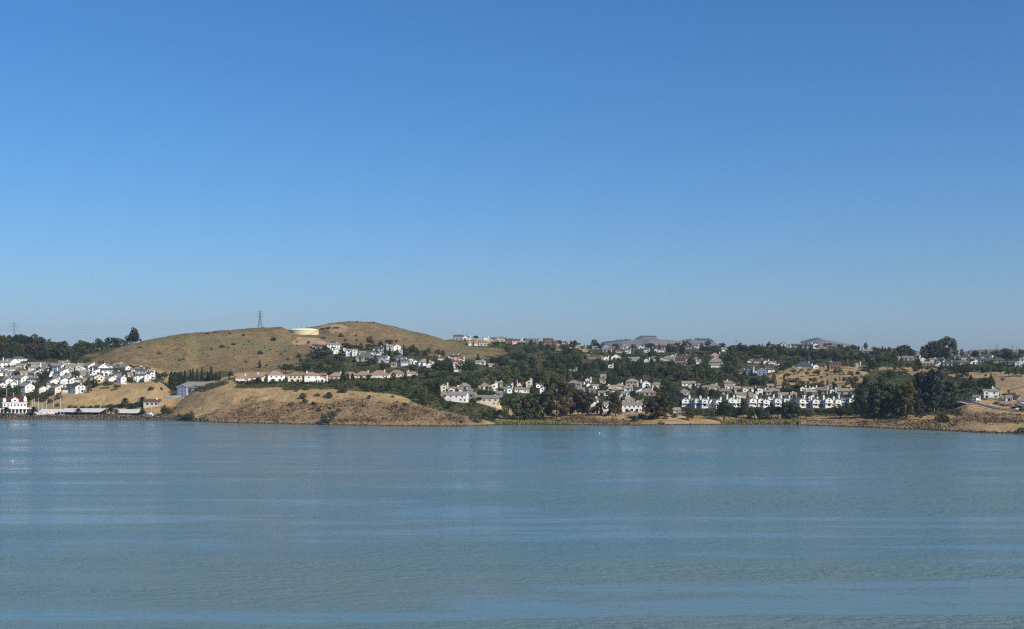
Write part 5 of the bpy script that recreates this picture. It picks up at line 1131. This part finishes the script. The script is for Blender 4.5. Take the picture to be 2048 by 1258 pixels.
# ------------------------------------------------------------------ marina
def at_t(px, t):
    i = int(np.clip(np.searchsorted(PXG, px), 0, nx-1)); Y = float(YS[i]+t); X = (px-CX)/F*Y
    return X, Y, hterr(X, Y)
def clubhouse():
    X, Y, z = at_t(29, 34); z = 3.3
    t = empty('clubhouse', (X, Y, z), face(X, Y, 0.05))
    W = MW['w']; L, D, H1, H2 = 20.0, 13.0, 5.2, 10.6
    obj('wall', MB().box(-L/2, L/2, -D/2, D/2, -2, H2).mesh('wall'), t, mat=W)
    ro = obj('roof', MB().poly([(-L/2-.5,-D/2-.5,H2),(L/2+.5,-D/2-.5,H2),(L/2+.5,D/2+.5,H2),(-L/2-.5,D/2+.5,H2),(-L/2+2,-D/2+3,H2+5),(L/2-2,-D/2+3,H2+5),(L/2-2,D/2-3,H2+5),(-L/2+2,D/2-3,H2+5)],
        [(0,3,2,1),(4,5,6,7),(0,1,5,4),(1,2,6,5),(2,3,7,6),(3,0,4,7)]).mesh('roof'), t, mat=MR['R'])
    obj('cornice', MB().box(-L/2-.8, L/2+.8, -D/2-.8, D/2+.8, -.55, -.02).mesh('cornice', M_TRIM), t, (0, 0, H2))
    dm = obj('dormer', MB().prism([(-3, -.5), (3, -.5), (3, 2.4), (0, 4.2), (-3, 2.4)], 'y', -2.6, 2.0).mesh('dormer'), t, (0, -D/2+1.8, H2), mat=W)
    obj('dormer_roof', gable_roof_mesh(6, 4.2, 2.4, .6, 'y', .4, .22), dm, (0, -.3, 0), mat=M_TRIM)
    put_window(dm, 0, -2.63, .9, 0, 1.6, 1.3, True)
    for x in (-L/2+1.4, L/2-1.4):                         # corner turrets
        tw = obj('turret', MB().box(-1.3, 1.3, -1.3, 1.3, -1, 2.6).mesh('turret'), t, (x, -D/2+1.2, H2), mat=W)
        obj('spire', MB().poly([(-1.5,-1.5,2.6),(1.5,-1.5,2.6),(1.5,1.5,2.6),(-1.5,1.5,2.6),(0,0,6.2 if x > 0 else 4.2)], [(0,3,2,1),(0,1,4),(1,2,4),(2,3,4),(3,0,4)]).mesh('spire'), tw, mat=M_TRIM)
    # wide ground floor with a colonnade
    obj('lower_wall', MB().box(-15, 15, -D/2-2, D/2+2, -2, H1).mesh('lower_wall'), t, mat=W)
    obj('porch_roof', MB().box(-16.2, 16.2, -D/2-5.2, -D/2-1.9, H1-.5, H1-.05).mesh('porch_roof', M_TRIM), t)
    for k in range(11):
        obj('column', cached(('col',), lambda: MB().box(-.28, .28, -.28, .28, -1, 4.7).mesh('column', M_TRIM)), t, (-15.5+k*3.1, -D/2-4.8, 0))
    for k in range(10): put_window(t, -13.9+k*3.1, -D/2-2.03, .8, 0, 1.7, 2.6, True)
    for k in range(7): put_window(t, -8.4+k*2.8, -D/2-.03, 6.9, 0, 1.2, 2.0, True)
    tag(t, 'large white clubhouse with maroon roof, corner turrets and colonnade at the marina', 'clubhouse')
clubhouse()
M_SHEDSHADE = paint('painted shed shade', (0.035, 0.045, 0.06), .8)  # near-black colour that paints in the shade under the shed roofs
M_SHED = paint('white metal roofing', (0.66, 0.65, 0.60), 0.5, 0.08, .3)
def boat_shed(px0, px1, t0, z1, label):
    X0, Y0, _ = at_t(px0, t0); X1, Y1, _ = at_t(px1, t0); L = math.hypot(X1-X0, Y1-Y0); rz = math.atan2(Y1-Y0, X1-X0)
    t = empty('boat_shed', ((X0+X1)/2, (Y0+Y1)/2, 0), rz); D = 12.0
    obj('roof', MB().prism([(-D/2, z1-3.0), (D/2, z1-.1), (D/2, z1+.15), (-D/2, z1-2.75)], 'x', -L/2, L/2).mesh('roof', M_SHED), t)
    obj('shade_panel', MB().box(-L/2, L/2, D/2-.4, D/2-.2, -1, z1-.35).mesh('shade_panel', M_SHEDSHADE), t)  # dark sheet standing in for the shade inside the covered berth
    n = max(3, int(L/6))
    for k in range(n+1):
        obj('post', cached(('bpost', z1), lambda: MB().box(-.12, .12, -.12, .12, -2.5, z1-2.85).mesh('post', M_STEEL)), t, (-L/2+.3+(L-.6)*k/n, -D/2+.6, 0))
    tag(t, label, 'boat shed', 'covered berths in the marina')
boat_shed(122, 206, 62, 7.3, 'long white-roofed covered boat berth beside the tall sailing masts')
boat_shed(226, 281, 58, 6.9, 'shorter white-roofed covered boat berth beside the small brown-roofed house')
boat_shed(78, 121, 78, 6.0, 'low thin white-roofed covered berth close to the clubhouse')
M_HULL = paint('white hull', (0.78, 0.78, 0.76), .35, .04); M_HULLB = paint('navy hull', (0.03, 0.05, 0.12), .35, .05); M_RED = paint('red antifouling', (0.25, 0.04, 0.03), .7, .1)
def hull_mesh(L, B, H):
    n = 9; V = []; Fc = []
    for i in range(n):
        u = i/(n-1); wv = B/2*(1-(max(0, u-.35)/.65)**2.2)*(.82+.18*min(1, u*4)); sh = H*(1+.25*u*u)
        V += [(-wv, (u-.5)*L, sh), (-wv*.75, (u-.5)*L, H*.35), (0, (u-.5)*L, H*.02*0+(.0 if u < .8 else H*.5*(u-.8)/.2)), (wv*.75, (u-.5)*L, H*.35), (wv, (u-.5)*L, sh)]
    for i in range(n-1):
        for j in range(4): a = i*5+j; Fc.append((a, a+5, a+6, a+1))
        Fc.append((i*5+4, i*5+9, i*5+5, i*5))
    Fc.append((0, 1, 2, 3, 4))
    m = MB(); m.poly(V, Fc); return m.mesh('hull')
def sailboat(px, tt, mast, hull, rz, label):
    X, Y, _ = at_t(px, tt); L = 9.5
    t = empty('sailboat', (X, Y, -.45), rz)
    obj('hull', cached(('hull', L), lambda: hull_mesh(L, 3, 1.5)), t, mat=hull)
    obj('cabin', cached(('cab',), lambda: MB().prism([(-2.6, 1.5), (2.2, 1.6), (1.4, 2.2), (-2.2, 2.3)], 'x', -.95, .95).mesh('cabin')), t, mat=M_HULL)
    m = obj('mast', cached(('mast', mast), lambda: MB().bar((0, .8, 1.5), (0, .8, mast), .15, 6, .11).mesh('mast', M_HULL)), t)
    obj('spreader', cached(('spr', mast), lambda: MB().bar((-.9, .8, mast*.6), (.9, .8, mast*.6), .06, 5).mesh('spreader', M_HULL)), m)
    obj('boom', cached(('boom',), lambda: MB().bar((0, .8, 2.9), (0, -3.6, 2.8), .17, 6).mesh('boom', M_HULL)), t)
    obj('stay', cached(('stay', mast), lambda: MB().bar((0, 4.6, 2), (0, .8, mast), .03, 4).bar((0, -4.6, 1.8), (0, .8, mast), .03, 4).mesh('stay', M_STEEL)), t)
    tag(t, label, 'sailboat', 'sailboats moored in the marina')
for k, (px, tt, mast, hull, nm) in enumerate([(64, 100, 15, M_HULL, 'white sailboat moored just behind the clubhouse porch'), (70, 96, 16.5, M_HULL, 'white sailboat with tall mast, moored between clubhouse and covered berths'), (77, 98, 17, M_HULLB, 'navy-hulled sailboat with tall mast behind the low covered berth'),
        (94.5, 92, 15, M_HULL, 'white sailboat with shorter mast behind the low covered berth'), (107, 94, 15.5, M_HULLB, 'navy-hulled sailboat at the far end of the low berth'), (122, 54, 18.5, M_HULL, 'white sailboat with the tallest mast, at the long berth end'),
        (84, 100, 12, M_HULL, 'small white sailboat with short mast behind the low covered berth'), (305, 40, 12, M_HULL, 'white sailboat with thin mast near the brown-roofed marina house'), (288, 60, 11, M_HULL, 'small white sailboat beyond the shorter covered berth')]):
    sailboat(px, tt, mast, hull, rnd.uniform(-.5, .5)+(1.2 if k % 2 else 0), nm)
def motorboat(px, tt, rz, label, bottom=None):
    X, Y, z = at_t(px, tt); t = empty('motorboat', (X, Y, max(z, 3.0)+.35), rz)
    h = obj('hull', cached(('hull', 7.5), lambda: hull_mesh(7.5, 2.8, 1.5)), t, mat=bottom or M_HULL)
    obj('deck', MB().box(-1.1, 1.1, -3.2, 1.6, 1.5, 1.75).mesh('deck', M_HULL), t)
    c = obj('cabin', MB().prism([(-1.8, 1.75), (1.3, 1.75), (.6, 3.0), (-1.6, 3.0)], 'x', -1.0, 1.0).mesh('cabin', M_HULL), t)
    obj('window', MB().box(-1.03, 1.03, -1.2, .3, 2.1, 2.7).mesh('window', M_GLASS), c)
    for y in (-2, 2): obj('cradle', cached(('crad',), lambda: MB().box(-1, 1, -.15, .15, -.8, .35).mesh('cradle', M_WOOD)), t, (0, y, 0))
    tag(t, label, 'motorboat', 'motorboats stored on the breakwater')
motorboat(60, 10, 1.45, 'white motorboat with red bottom on a cradle beside the palm', M_RED)
motorboat(100, 12, 1.7, 'all-white motorboat on a cradle on the breakwater near parked vans')
motorboat(298, 8, 1.3, 'all-white motorboat on a cradle near the brown-roofed marina house')
M_TYRE = paint('tyre', (0.02, 0.02, 0.02), .9); 
CARP = {'white': paint('white car paint', (0.75, 0.75, 0.74), .3, .02), 'dark': paint('dark car paint', (0.03, 0.035, 0.045), .3, .02), 'silver': paint('silver car paint', (0.42, 0.43, 0.44), .3, .02), 'red': paint('red car paint', (0.32, 0.03, 0.03), .3, .02)}
def car(px, tt, rz, paintk, kind, label, group, py=None):
    if py is None: X, Y, z = at_t(px, tt)
    else: X, Y, z = spot(px, py)
    t = empty('parked_van' if kind == 'van' else 'parked_car', (X, Y, max(z, 1.5)+.02), rz); m = CARP[paintk]
    if kind == 'van':
        body = [(-2.7, .45), (2.7, .45), (2.75, 1.15), (2.0, 1.35), (1.35, 2.3), (-2.7, 2.35)]; gl = [(1.42, 1.4), (1.95, 1.38), (1.4, 2.15), (0.4, 2.15), (.4, 1.4)]
    else:
        body = [(-2.2, .35), (2.2, .35), (2.25, .85), (1.1, 1.0), (.45, 1.48), (-1.2, 1.5), (-1.95, 1.05), (-2.25, .95)]; gl = [(-1.55, 1.05), (.95, 1.03), (.42, 1.40), (-1.12, 1.42)]
    obj('body', cached(('cb', kind), lambda: MB().prism(body, 'y', -.9, .9).mesh('body')), t, mat=m)
    obj('window', cached(('cw', kind), lambda: MB().prism(gl, 'y', -.915, .915).mesh('window', M_GLASS)), t)
    for x in (-1.4, 1.45):
        for y in (-.82, .82):
            obj('wheel', cached(('whl',), lambda: MB().bar((0, -.11, 0), (0, .11, 0), .34, 12).mesh('wheel', M_TYRE)), t, (x, y, .34))
    for y in (-.6, .6): obj('headlight', cached(('hl', kind), lambda: MB().box(-.05, .05, -.16, .16, -.07, .07).mesh('headlight', M_TRIM)), t, (2.26, y, .75))
    tag(t, label, 'van' if kind == 'van' else 'car', group)
G1 = 'vehicles parked at the marina'; G2 = 'vehicles along the curving road'
car(80, 14, .1, 'white', 'van', 'white van parked between the palm and the low covered berth', G1); car(93, 15, .0, 'white', 'van', 'white van parked under the low covered berth', G1)
for k, (px, pk) in enumerate([(4, 'white'), (16, 'silver'), (26, 'dark'), (36, 'white'), (45, 'silver')]):
    car(px, 9+k % 2, rnd.uniform(-.2, .2)+(math.pi if k % 2 else 0), pk, 'car', f'{pk} car in front of the clubhouse, {ORD[4-k]} from the red-bottomed motorboat', G1)
car(362, 14, .2, 'dark', 'car', 'dark car beside the green tree at the headland foot', G1); car(371, 14, .1, 'silver', 'car', 'silver car beside the green tree at the headland foot', G1)
car(1955, 0, .5, 'white', 'van', 'white van standing at the roadside below the big oaks', G2, py=802); car(2036, 0, .1, 'white', 'car', 'white car parked on the road in front of the houses', G2, py=819.5)
car(1992, 0, -.2, 'dark', 'car', 'dark car parked on the gravel below the white house', G2, py=809); car(2006, 0, .3, 'silver', 'car', 'silver car parked on the gravel below the white house', G2, py=811); car(2018, 0, .1, 'red', 'car', 'red car parked on the gravel by the pink house', G2, py=812)
car(757, 0, .1, 'white', 'car', 'white car on the drive lower down below the tank', None, py=726)

# ------------------------------------------------------------------ masts of steel, poles and wires
def pylon(X, Y, z, H, rz, label, T=.19, M_STEEL=M_STEEL):
    t = empty('transmission_tower', (X, Y, z), rz); b0, b1 = H*.11, H*.024
    hz = H*.62
    def cor(s, zz): 
        k = zz/hz; w = b0*(1-k)+b1*1.3*k if zz <= hz else b1*1.3*(1-(zz-hz)/(H-hz))+b1*.3*(zz-hz)/(H-hz)
        return Vector((s[0]*w, s[1]*w, zz))
    S4 = [(-1, -1), (1, -1), (1, 1), (-1, 1)]
    for s in S4: obj('leg', MB().bar(cor(s, -1), cor(s, hz), T, 4).bar(cor(s, hz), cor(s, H), T*.9, 4).mesh('leg', M_STEEL), t)
    br = MB(); zs = [0, H*.16, H*.3, H*.42, H*.53, hz, H*.72, H*.82, H*.91, H]
    for a, b in zip(zs[:-1], zs[1:]):
        for i in range(4):
            s, q = S4[i], S4[(i+1) % 4]
            br.bar(cor(s, a), cor(q, b), T*.55, 4); br.bar(cor(q, a), cor(s, b), T*.55, 4); br.bar(cor(s, b), cor(q, b), T*.5, 4)
    obj('bracing', br.mesh('bracing', M_STEEL), t)
    for zz, w in ((H*.66, H*.16), (H*.79, H*.2), (H*.92, H*.15)):
        a = obj('crossarm', MB().bar((-w, 0, zz), (0, -.5, zz+.9), T*.7, 4).bar((-w, 0, zz), (0, .5, zz-.2), T*.7, 4).bar((w, 0, zz), (0, -.5, zz+.9), T*.7, 4).bar((w, 0, zz), (0, .5, zz-.2), T*.7, 4).mesh('crossarm', M_STEEL), t)
        for x in (-w, w): obj('insulator', MB().bar((x, 0, zz), (x, 0, zz-1.6), .14, 5).mesh('insulator', M_STEEL), a)
    tag(t, label, 'pylon'); return [(t.matrix_basis @ Vector((x, 0, zz-1.6))) for zz, w in ((H*.66, H*.16), (H*.79, H*.2), (H*.92, H*.15)) for x in (-w, w)]
def on_ridge(px, t):
    return at_t(px, t)
X, Y, z = at_t(28, 690); pa = pylon(X, Y, z, CAMZ+(HY-643)/F*Y-z, .4, 'steel lattice pylon rising out of the wooded hill')
X, Y, z = at_t(520, 730); pb = pylon(X, Y, z, CAMZ+(HY-620)/F*Y-z, .5, 'steel lattice pylon on the tank hill beside the water tank')
X, Y, z = spot(1080, 763); pc = pylon(X, Y, z, CAMZ+(HY-700)/F*Y-z, .3, 'slim lattice pylon standing among trees in the wooded valley', .09, M_WOOD)
for px, top, tt, nm in ((1994, 686, 2300, 'faint far pylon behind the ridge roofs, taller of the distant ones'), (2025, 690, 2500, 'faint far pylon behind the dark ridge trees'), (2034, 693, 2800, 'faint far pylon, smallest on the horizon')):
    Y = 3300.0+tt*.2; X = (px-CX)/F*Y; pylon(X, Y, 70, CAMZ+(HY-top)/F*Y-70, .4, nm)
M_WIRE = paint('cable', (0.12, 0.12, 0.13), .6)
def wire(p, q, sag, label, grp):
    m = MB(); n = 18; pts = [Vector(p).lerp(Vector(q), i/n)-Vector((0, 0, sag*4*(i/n)*(1-i/n))) for i in range(n+1)]
    for a, b in zip(pts[:-1], pts[1:]): m.bar(a, b, .03, 4)
    tag(obj('power_cable', m.mesh('power_cable', M_WIRE)), label, 'cable', grp)
ends = Vector((-1500, 2200, 95))
NMW = ['lowest', 'lowest', 'middle', 'middle', 'top', 'top']
for k in range(6):
    side = 'bayward' if k % 2 == 0 else 'inland'
    wire(pa[k], pb[k], 9, f'{NMW[k]} {side} cable strung between the wooded-hill and tank-hill pylons', 'high voltage cables')
    wire(pa[k], pa[k]+Vector((-420, 160, 6)), 9, f'{NMW[k]} {side} cable running from the wooded-hill pylon away from the tank', 'high voltage cables')
def pole(px, py, hpx, label, arm=True, mat=None):
    X, Y, z = spot(px, py); h = hpx/F*Y; t = empty('utility_pole' if arm else 'light_pole', (X, Y, z), rnd.uniform(-.5, .5)); mat = mat or M_WOOD
    obj('post', MB().bar((0, 0, -.5), (0, 0, h), .2, 6, .14).mesh('post', mat), t)
    if arm:
        obj('crossarm', MB().box(-1.2, 1.2, -.08, .08, h-.9, h-.7).mesh('crossarm', mat), t)
    else:
        a = obj('arm', MB().bar((0, 0, h-.1), (1.6, 0, h+.2), .07, 5).mesh('arm', mat), t)
        obj('lamp_head', MB().box(1.3, 2.1, -.15, .15, h+.1, h+.28).mesh('lamp_head', mat), a)
    tag(t, label, 'pole', 'utility poles' if arm else 'light poles')
pole(1406.5, 830, 28, 'wooden utility pole on the golden bank below the townhouses'); pole(1565, 838, 42, 'wooden utility pole beside the dark eucalyptus clump by the townhouses'); pole(1724, 837, 10, 'short wooden post on the bank by the shore grove', False)
pole(1999, 812, 22, 'street light by the white house at the road', False, M_STEEL); pole(2020, 818, 18, 'street light in front of the pink house at the road', False, M_STEEL); pole(1925, 800, 14, 'street light at the road bend by the grove', False, M_STEEL)
pole(727, 720, 22, 'street light among the houses below the water tank', False, M_STEEL); pole(762, 734, 20, 'street light on the lower drive below the tank', False, M_STEEL)
pole(13.5, 827.5, 50, 'tall flagpole standing before the clubhouse turret', False, M_HULL); pole(27.5, 827.5, 42, 'flagpole standing before the clubhouse dormer', False, M_HULL); pole(46, 827.5, 40, 'flagpole standing before the spired clubhouse turret', False, M_HULL)
pole(216, 812, 12, 'lone light pole on the bluff behind the covered berths', False, M_STEEL); pole(310, 672, 6, 'short pole on the open crest of tank hill', True)

# ------------------------------------------------------------------ road and fences at the right
def strip(name, pts, w, dz, mat, side=0.0):
    P = []
    for a, b in zip(pts[:-1], pts[1:]):
        for k in range(8): P.append((a[0]+(b[0]-a[0])*k/8, a[1]+(b[1]-a[1])*k/8))
    P.append(pts[-1]); W = [Vector(spot(*p)) for p in P]
    W = [sum((W[max(0, min(len(W)-1, i+j))] for j in range(-4, 5)), Vector())/9 for i in range(len(W))]
    m = MB()
    for i, p in enumerate(W):
        d = (W[min(i+1, len(W)-1)]-W[max(0, i-1)]); d.z = 0; d.normalize(); nrm = Vector((d.y, -d.x, 0))
        for s in (-.5, -.17, .17, .5):
            q = p+nrm*(w*s+side); m.v.append((q.x, q.y, max(hterr(q.x, q.y), p.z-abs(s)*w*.05)+dz))
    for i in range(len(W)-1):
        for j in range(3): a = i*4+j; m.f.append((a, a+1, a+5, a+4))
    me = m.mesh(name, mat)
    return tag(obj(name, me), kind='structure')
M_ASPH = paint('asphalt', (0.075, 0.075, 0.08), .9, .15, .3); M_GRAV = paint('pale gravel', (0.42, 0.36, 0.28), .95, .2, .5)
RP = [(1926, 801), (1938, 804), (1950, 807), (1965, 811.5), (1982, 816), (1998, 819), (2016, 821), (2050, 822.5), (2090, 824)]
strip('road', RP, 9.0, .32, M_ASPH)
strip('verge', RP, 4.0, .26, M_GRAV, 7.0)
strip('pavement', [(1975, 810), (1990, 813.5), (2005, 816), (2025, 818), (2060, 819.5)], 3.0, .30, M_CONC)
def fence(pts, h, label, mat, step=2.5):
    W = [Vector(spot(*p)) for p in pts]; t = empty('fence', W[0]); o = W[0]
    for a, b in zip(W[:-1], W[1:]):
        L = (b-a).length; n = max(1, int(L/step)); d = (b-a)/n
        for k in range(n):
            p = a+d*k; q = a+d*(k+1); p = Vector((p.x, p.y, hterr(p.x, p.y)))-o; q = Vector((q.x, q.y, hterr(q.x, q.y)))-o; s = Vector((d.y, -d.x, 0)).normalized()*.04
            v = [p-s, q-s, q+s, p+s]
            obj('panel', MB().poly([(u.x, u.y, u.z+.1) for u in v]+[(u.x, u.y, u.z+h) for u in v], [(0,3,2,1),(4,5,6,7),(0,1,5,4),(1,2,6,5),(2,3,7,6),(3,0,4,7)]).mesh('panel', mat), t)
            obj('post', cached(('fp', h), lambda: MB().box(-.09, .09, -.09, .09, -.3, h+.12).mesh('post', mat)), t, p)
    tag(t, label, 'fence', 'fences')
fence([(2020, 782.5), (2035, 779), (2060, 771)], 2.0, 'dark brown board fence climbing the dry slope above the road', M_WOOD)
fence([(1985, 731), (2010, 732), (2030, 733)], 1.8, 'grey board fence along the edge below the ridge houses', M_STEEL)
fence([(575, 766), (600, 766.5), (625, 767.5), (652, 768)], 1.3, 'low dark fence along the headland terrace below the tiled-roof houses', M_WOOD)
fence([(328, 797), (345, 796), (362, 795)], 2.4, 'grey-blue fence between the marina and the blue building', paint('blue-grey fence', (.25, .28, .33), .8))

# ------------------------------------------------------------------ buoys
def buoy(px, py, label, k=.6):
    Y = CAMZ*F/(py-HY); X = (px-CX)/F*Y; t = empty('buoy', (X, Y, 0))
    obj('float', MB().lathe([(0.01, -.5), (.55, -.4), (.75, .1), (.6, .6), (.2, .8), (.18, 1.5), (.01, 1.6)], 14).mesh('float', M_HULL), t)
    obj('ring', MB().lathe([(.2, 1.0), (.34, 1.05), (.34, 1.2), (.2, 1.25)], 14).mesh('ring', M_HULL), t)
    t.scale = (k, k, k); tag(t, label, 'buoy', 'white buoys')
buoy(1199, 867, 'small white buoy on the water off the cove shore'); buoy(25, 923, 'small white buoy on open water far off the clubhouse', .42)

# ------------------------------------------------------------------ ground cover nobody could count
HP = np.array([(h[0], h[1], h[2]) for h in HPOS])
gg = np.random.default_rng(21)
def scatter(mask, n, tmin=4, pmax=2600, pmin=-120):
    """points on the ground where mask says so, even over the visible surface"""
    area = np.gradient(YG, axis=1)*np.gradient(XG, axis=0)
    p = mask*area*(TB[None, :] > tmin)*(TB[None, :] < 1150)*((PXG > pmin) & (PXG < pmax))[:, None]
    p = p/YG**2
    f = p.ravel()/p.sum(); k = gg.choice(f.size, n, p=f); i, j = np.unravel_index(k, p.shape)
    i = np.clip(i, 0, nx-2); j = np.clip(j, 0, ny-2); u = gg.random(n); v = gg.random(n)
    def bl(A): return (A[i, j]*(1-u)+A[i+1, j]*u)*(1-v)+(A[i, j+1]*(1-u)+A[i+1, j+1]*u)*v
    W = np.stack([bl(XG), bl(YG), bl(ZG)], -1)
    return W
def clear_of_houses(W, f=.62):
    keep = np.ones(len(W), bool)
    for x, y, w in HP: keep &= ((W[:, 0]-x)**2+(W[:, 1]-y)**2) > (w*f)**2
    return W[keep]
def clumps(W, per, r0, r1, leaf, flat=.75, seed=1):
    n = len(W); r = r0+(r1-r0)*gg.random(n)**1.8
    d = gg.normal(0, 1, (n, per, 3)); d[..., 2] = np.abs(d[..., 2]); d /= np.linalg.norm(d, axis=2)[..., None]
    C = W[:, None, :]+d*r[:, None, None]*np.array([1, 1, flat])*(.6+.4*gg.random((n, per, 1)))
    S = np.repeat(leaf*(r/r1)**.5, per)[:, None]
    g2 = np.random.default_rng(seed); C = C.reshape(-1, 3); D = d.reshape(-1, 3); nn = len(C)
    nv = D*1.2+g2.normal(0, .6, (nn, 3)); nv /= np.linalg.norm(nv, axis=1)[:, None]
    a = g2.normal(0, 1, (nn, 3)); u = np.cross(nv, a); u /= np.linalg.norm(u, axis=1)[:, None]; v = np.cross(nv, u)
    s = S*g2.uniform(.6, 1.4, (nn, 1))
    P = np.stack([C-u*s-v*s*.5, C+u*s*.3-v*s*.8, C+u*s+v*s*.4, C-u*s*.4+v*s*.8], 1).reshape(-1, 3)
    return P, np.arange(4*nn).reshape(-1, 4)
def cover_material(name, stops, sc=.05):
    m, nt, b = new_mat(name); ge = N(nt, 'ShaderNodeNewGeometry')
    a = noise(nt, ge.outputs['Position'], sc, 4, .6); c = noise(nt, ge.outputs['Position'], .6, 3, .7)
    k = math_(nt, 'ADD', math_(nt, 'MULTIPLY', a, .6), math_(nt, 'MULTIPLY', c, .4))
    nt.links.new(ramp(nt, k, stops), b.inputs['Base Color']); b.inputs['Specular IOR Level'].default_value = .08
    return m
def stuff(name, P, q, mat): return tag(obj(name, mesh_np(name, P, q, mat=mat)), kind='stuff')
DRYM = 1-np.clip(C_GR+C_BA, 0, 1)
W = clear_of_houses(scatter(C_GR**2*(1-C_BA), 24000, 12))
P, q = clumps(W, 11, .7, 3.0, .62, .8, 31)
stuff('undergrowth', P, q, cover_material('undergrowth', [(.3, (.022, .033, .015)), (.45, (.05, .063, .026)), (.56, (.09, .095, .04)), (.70, (.19, .15, .075))]))
W = clear_of_houses(scatter(C_BR*(ZG > 1.0)*(.25+(fbm(XG, YG, 22, 3) > .02)), 4300, 3), .5)
P, q = clumps(W, 10, .4, 2.9, .55, .7, 32)
stuff('dry_brush', P, q, cover_material('dry brush', [(.36, (.06, .045, .027)), (.46, (.13, .093, .055)), (.55, (.22, .155, .09)), (.68, (.33, .235, .135))], .12))
W = clear_of_houses(scatter(DRYM*(1-C_BR)*(ZG > 1.5)*(0.15+(TB < 330)[None, :]), 15000, 5), .5)
P, q = clumps(W, 4, .3, 1.0, .36, .7, 33)
stuff('dry_grass', P, q, cover_material('dry grass', [(.3, (.24, .155, .075)), (.5, (.39, .27, .135)), (.7, (.49, .365, .2))], .06))
W = scatter(DRYM*(1-C_BR)*(C_OL > .3)*(.12+(fbm(XG+50, YG, 45, 3) > .12)), 5200, 300)
P, q = clumps(W, 6, .4, 1.6, .45, .7, 34)
stuff('hill_scrub', P, q, cover_material('hill scrub', [(.3, (.05, .05, .026)), (.5, (.11, .09, .045)), (.7, (.2, .145, .075))], .05))
# reeds at the edge of the cove
RM = np.zeros(PYG.shape)
for x0, x1, y0 in ((988, 1140, 836), (1440, 1600, 842), (1830, 1900, 852)):
    RM[(PXG > x0) & (PXG < x1)] = 1
RM = RM*((TB > 1) & (TB < 30))[None, :]*(ZG > -.1)*(ZG < 2.6)
W = scatter(RM, 5200, -1)
n = len(W); h = gg.uniform(.8, 1.9, n); a = gg.random(n)*6.28; w = .28
dx = np.stack([np.cos(a)*w, np.sin(a)*w, 0*a], -1); lean = np.stack([gg.normal(0, .25, n), gg.normal(0, .25, n), h], -1)
P = np.stack([W-dx-[0, 0, .2], W+dx-[0, 0, .2], W+dx*.6+lean, W-dx*.6+lean], 1).reshape(-1, 3)
stuff('reeds', P, np.arange(4*n).reshape(-1, 4), cover_material('reeds', [(.3, (.09, .10, .035)), (.5, (.19, .18, .07)), (.7, (.30, .25, .11))], .08))
# rocks along the waterline: dark wet stones, heavier on the breakwater
k = gg.choice(len(PXG), 5200, p=np.where((PXG > -60) & (PXG < 2110), np.where(PXG < 420, 2.6, np.where((PXG > 985) & (PXG < 1140), .1, 1.0)), 0)/np.where((PXG > -60) & (PXG < 2110), np.where(PXG < 420, 2.6, np.where((PXG > 985) & (PXG < 1140), .1, 1.0)), 0).sum())
tt = np.where(PXG[k] < 420, gg.uniform(-1.5, 4.5, len(k)), gg.normal(.3, 1.0, len(k))); Yr = YS[k]+tt; Xr = (PXG[k]-CX)/F*Yr+gg.uniform(-.7, .7, len(k)); Zr = np.array([hterr(x, y) for x, y in zip(Xr, Yr)])
sz = gg.uniform(.25, .8, len(k))*np.where(PXG[k] < 420, 1.35, .9)
cube = np.array([(-1,-1,-1),(1,-1,-1),(1,1,-1),(-1,1,-1),(-1,-1,1),(1,-1,1),(1,1,1),(-1,1,1)], float)
Vr = cube[None]*sz[:, None, None]*gg.uniform(.45, 1.0, (len(k), 8, 3))*np.array([1.2, 1, .7])
th = gg.random(len(k))*6.28; ct, s_ = np.cos(th)[:, None], np.sin(th)[:, None]
Vr = np.stack([Vr[..., 0]*ct-Vr[..., 1]*s_, Vr[..., 0]*s_+Vr[..., 1]*ct, Vr[..., 2]], -1)+np.stack([Xr, Yr, np.maximum(Zr, -.1)+sz*.25], -1)[:, None, :]
fc = np.array([(0,3,2,1),(4,5,6,7),(0,1,5,4),(1,2,6,5),(2,3,7,6),(3,0,4,7)])
stuff('shore_rocks', Vr.reshape(-1, 3), (fc[None]+8*np.arange(len(k))[:, None, None]).reshape(-1, 4), cover_material('shore rock', [(.3, (.045, .04, .035)), (.5, (.11, .09, .07)), (.7, (.22, .18, .14))], .4))
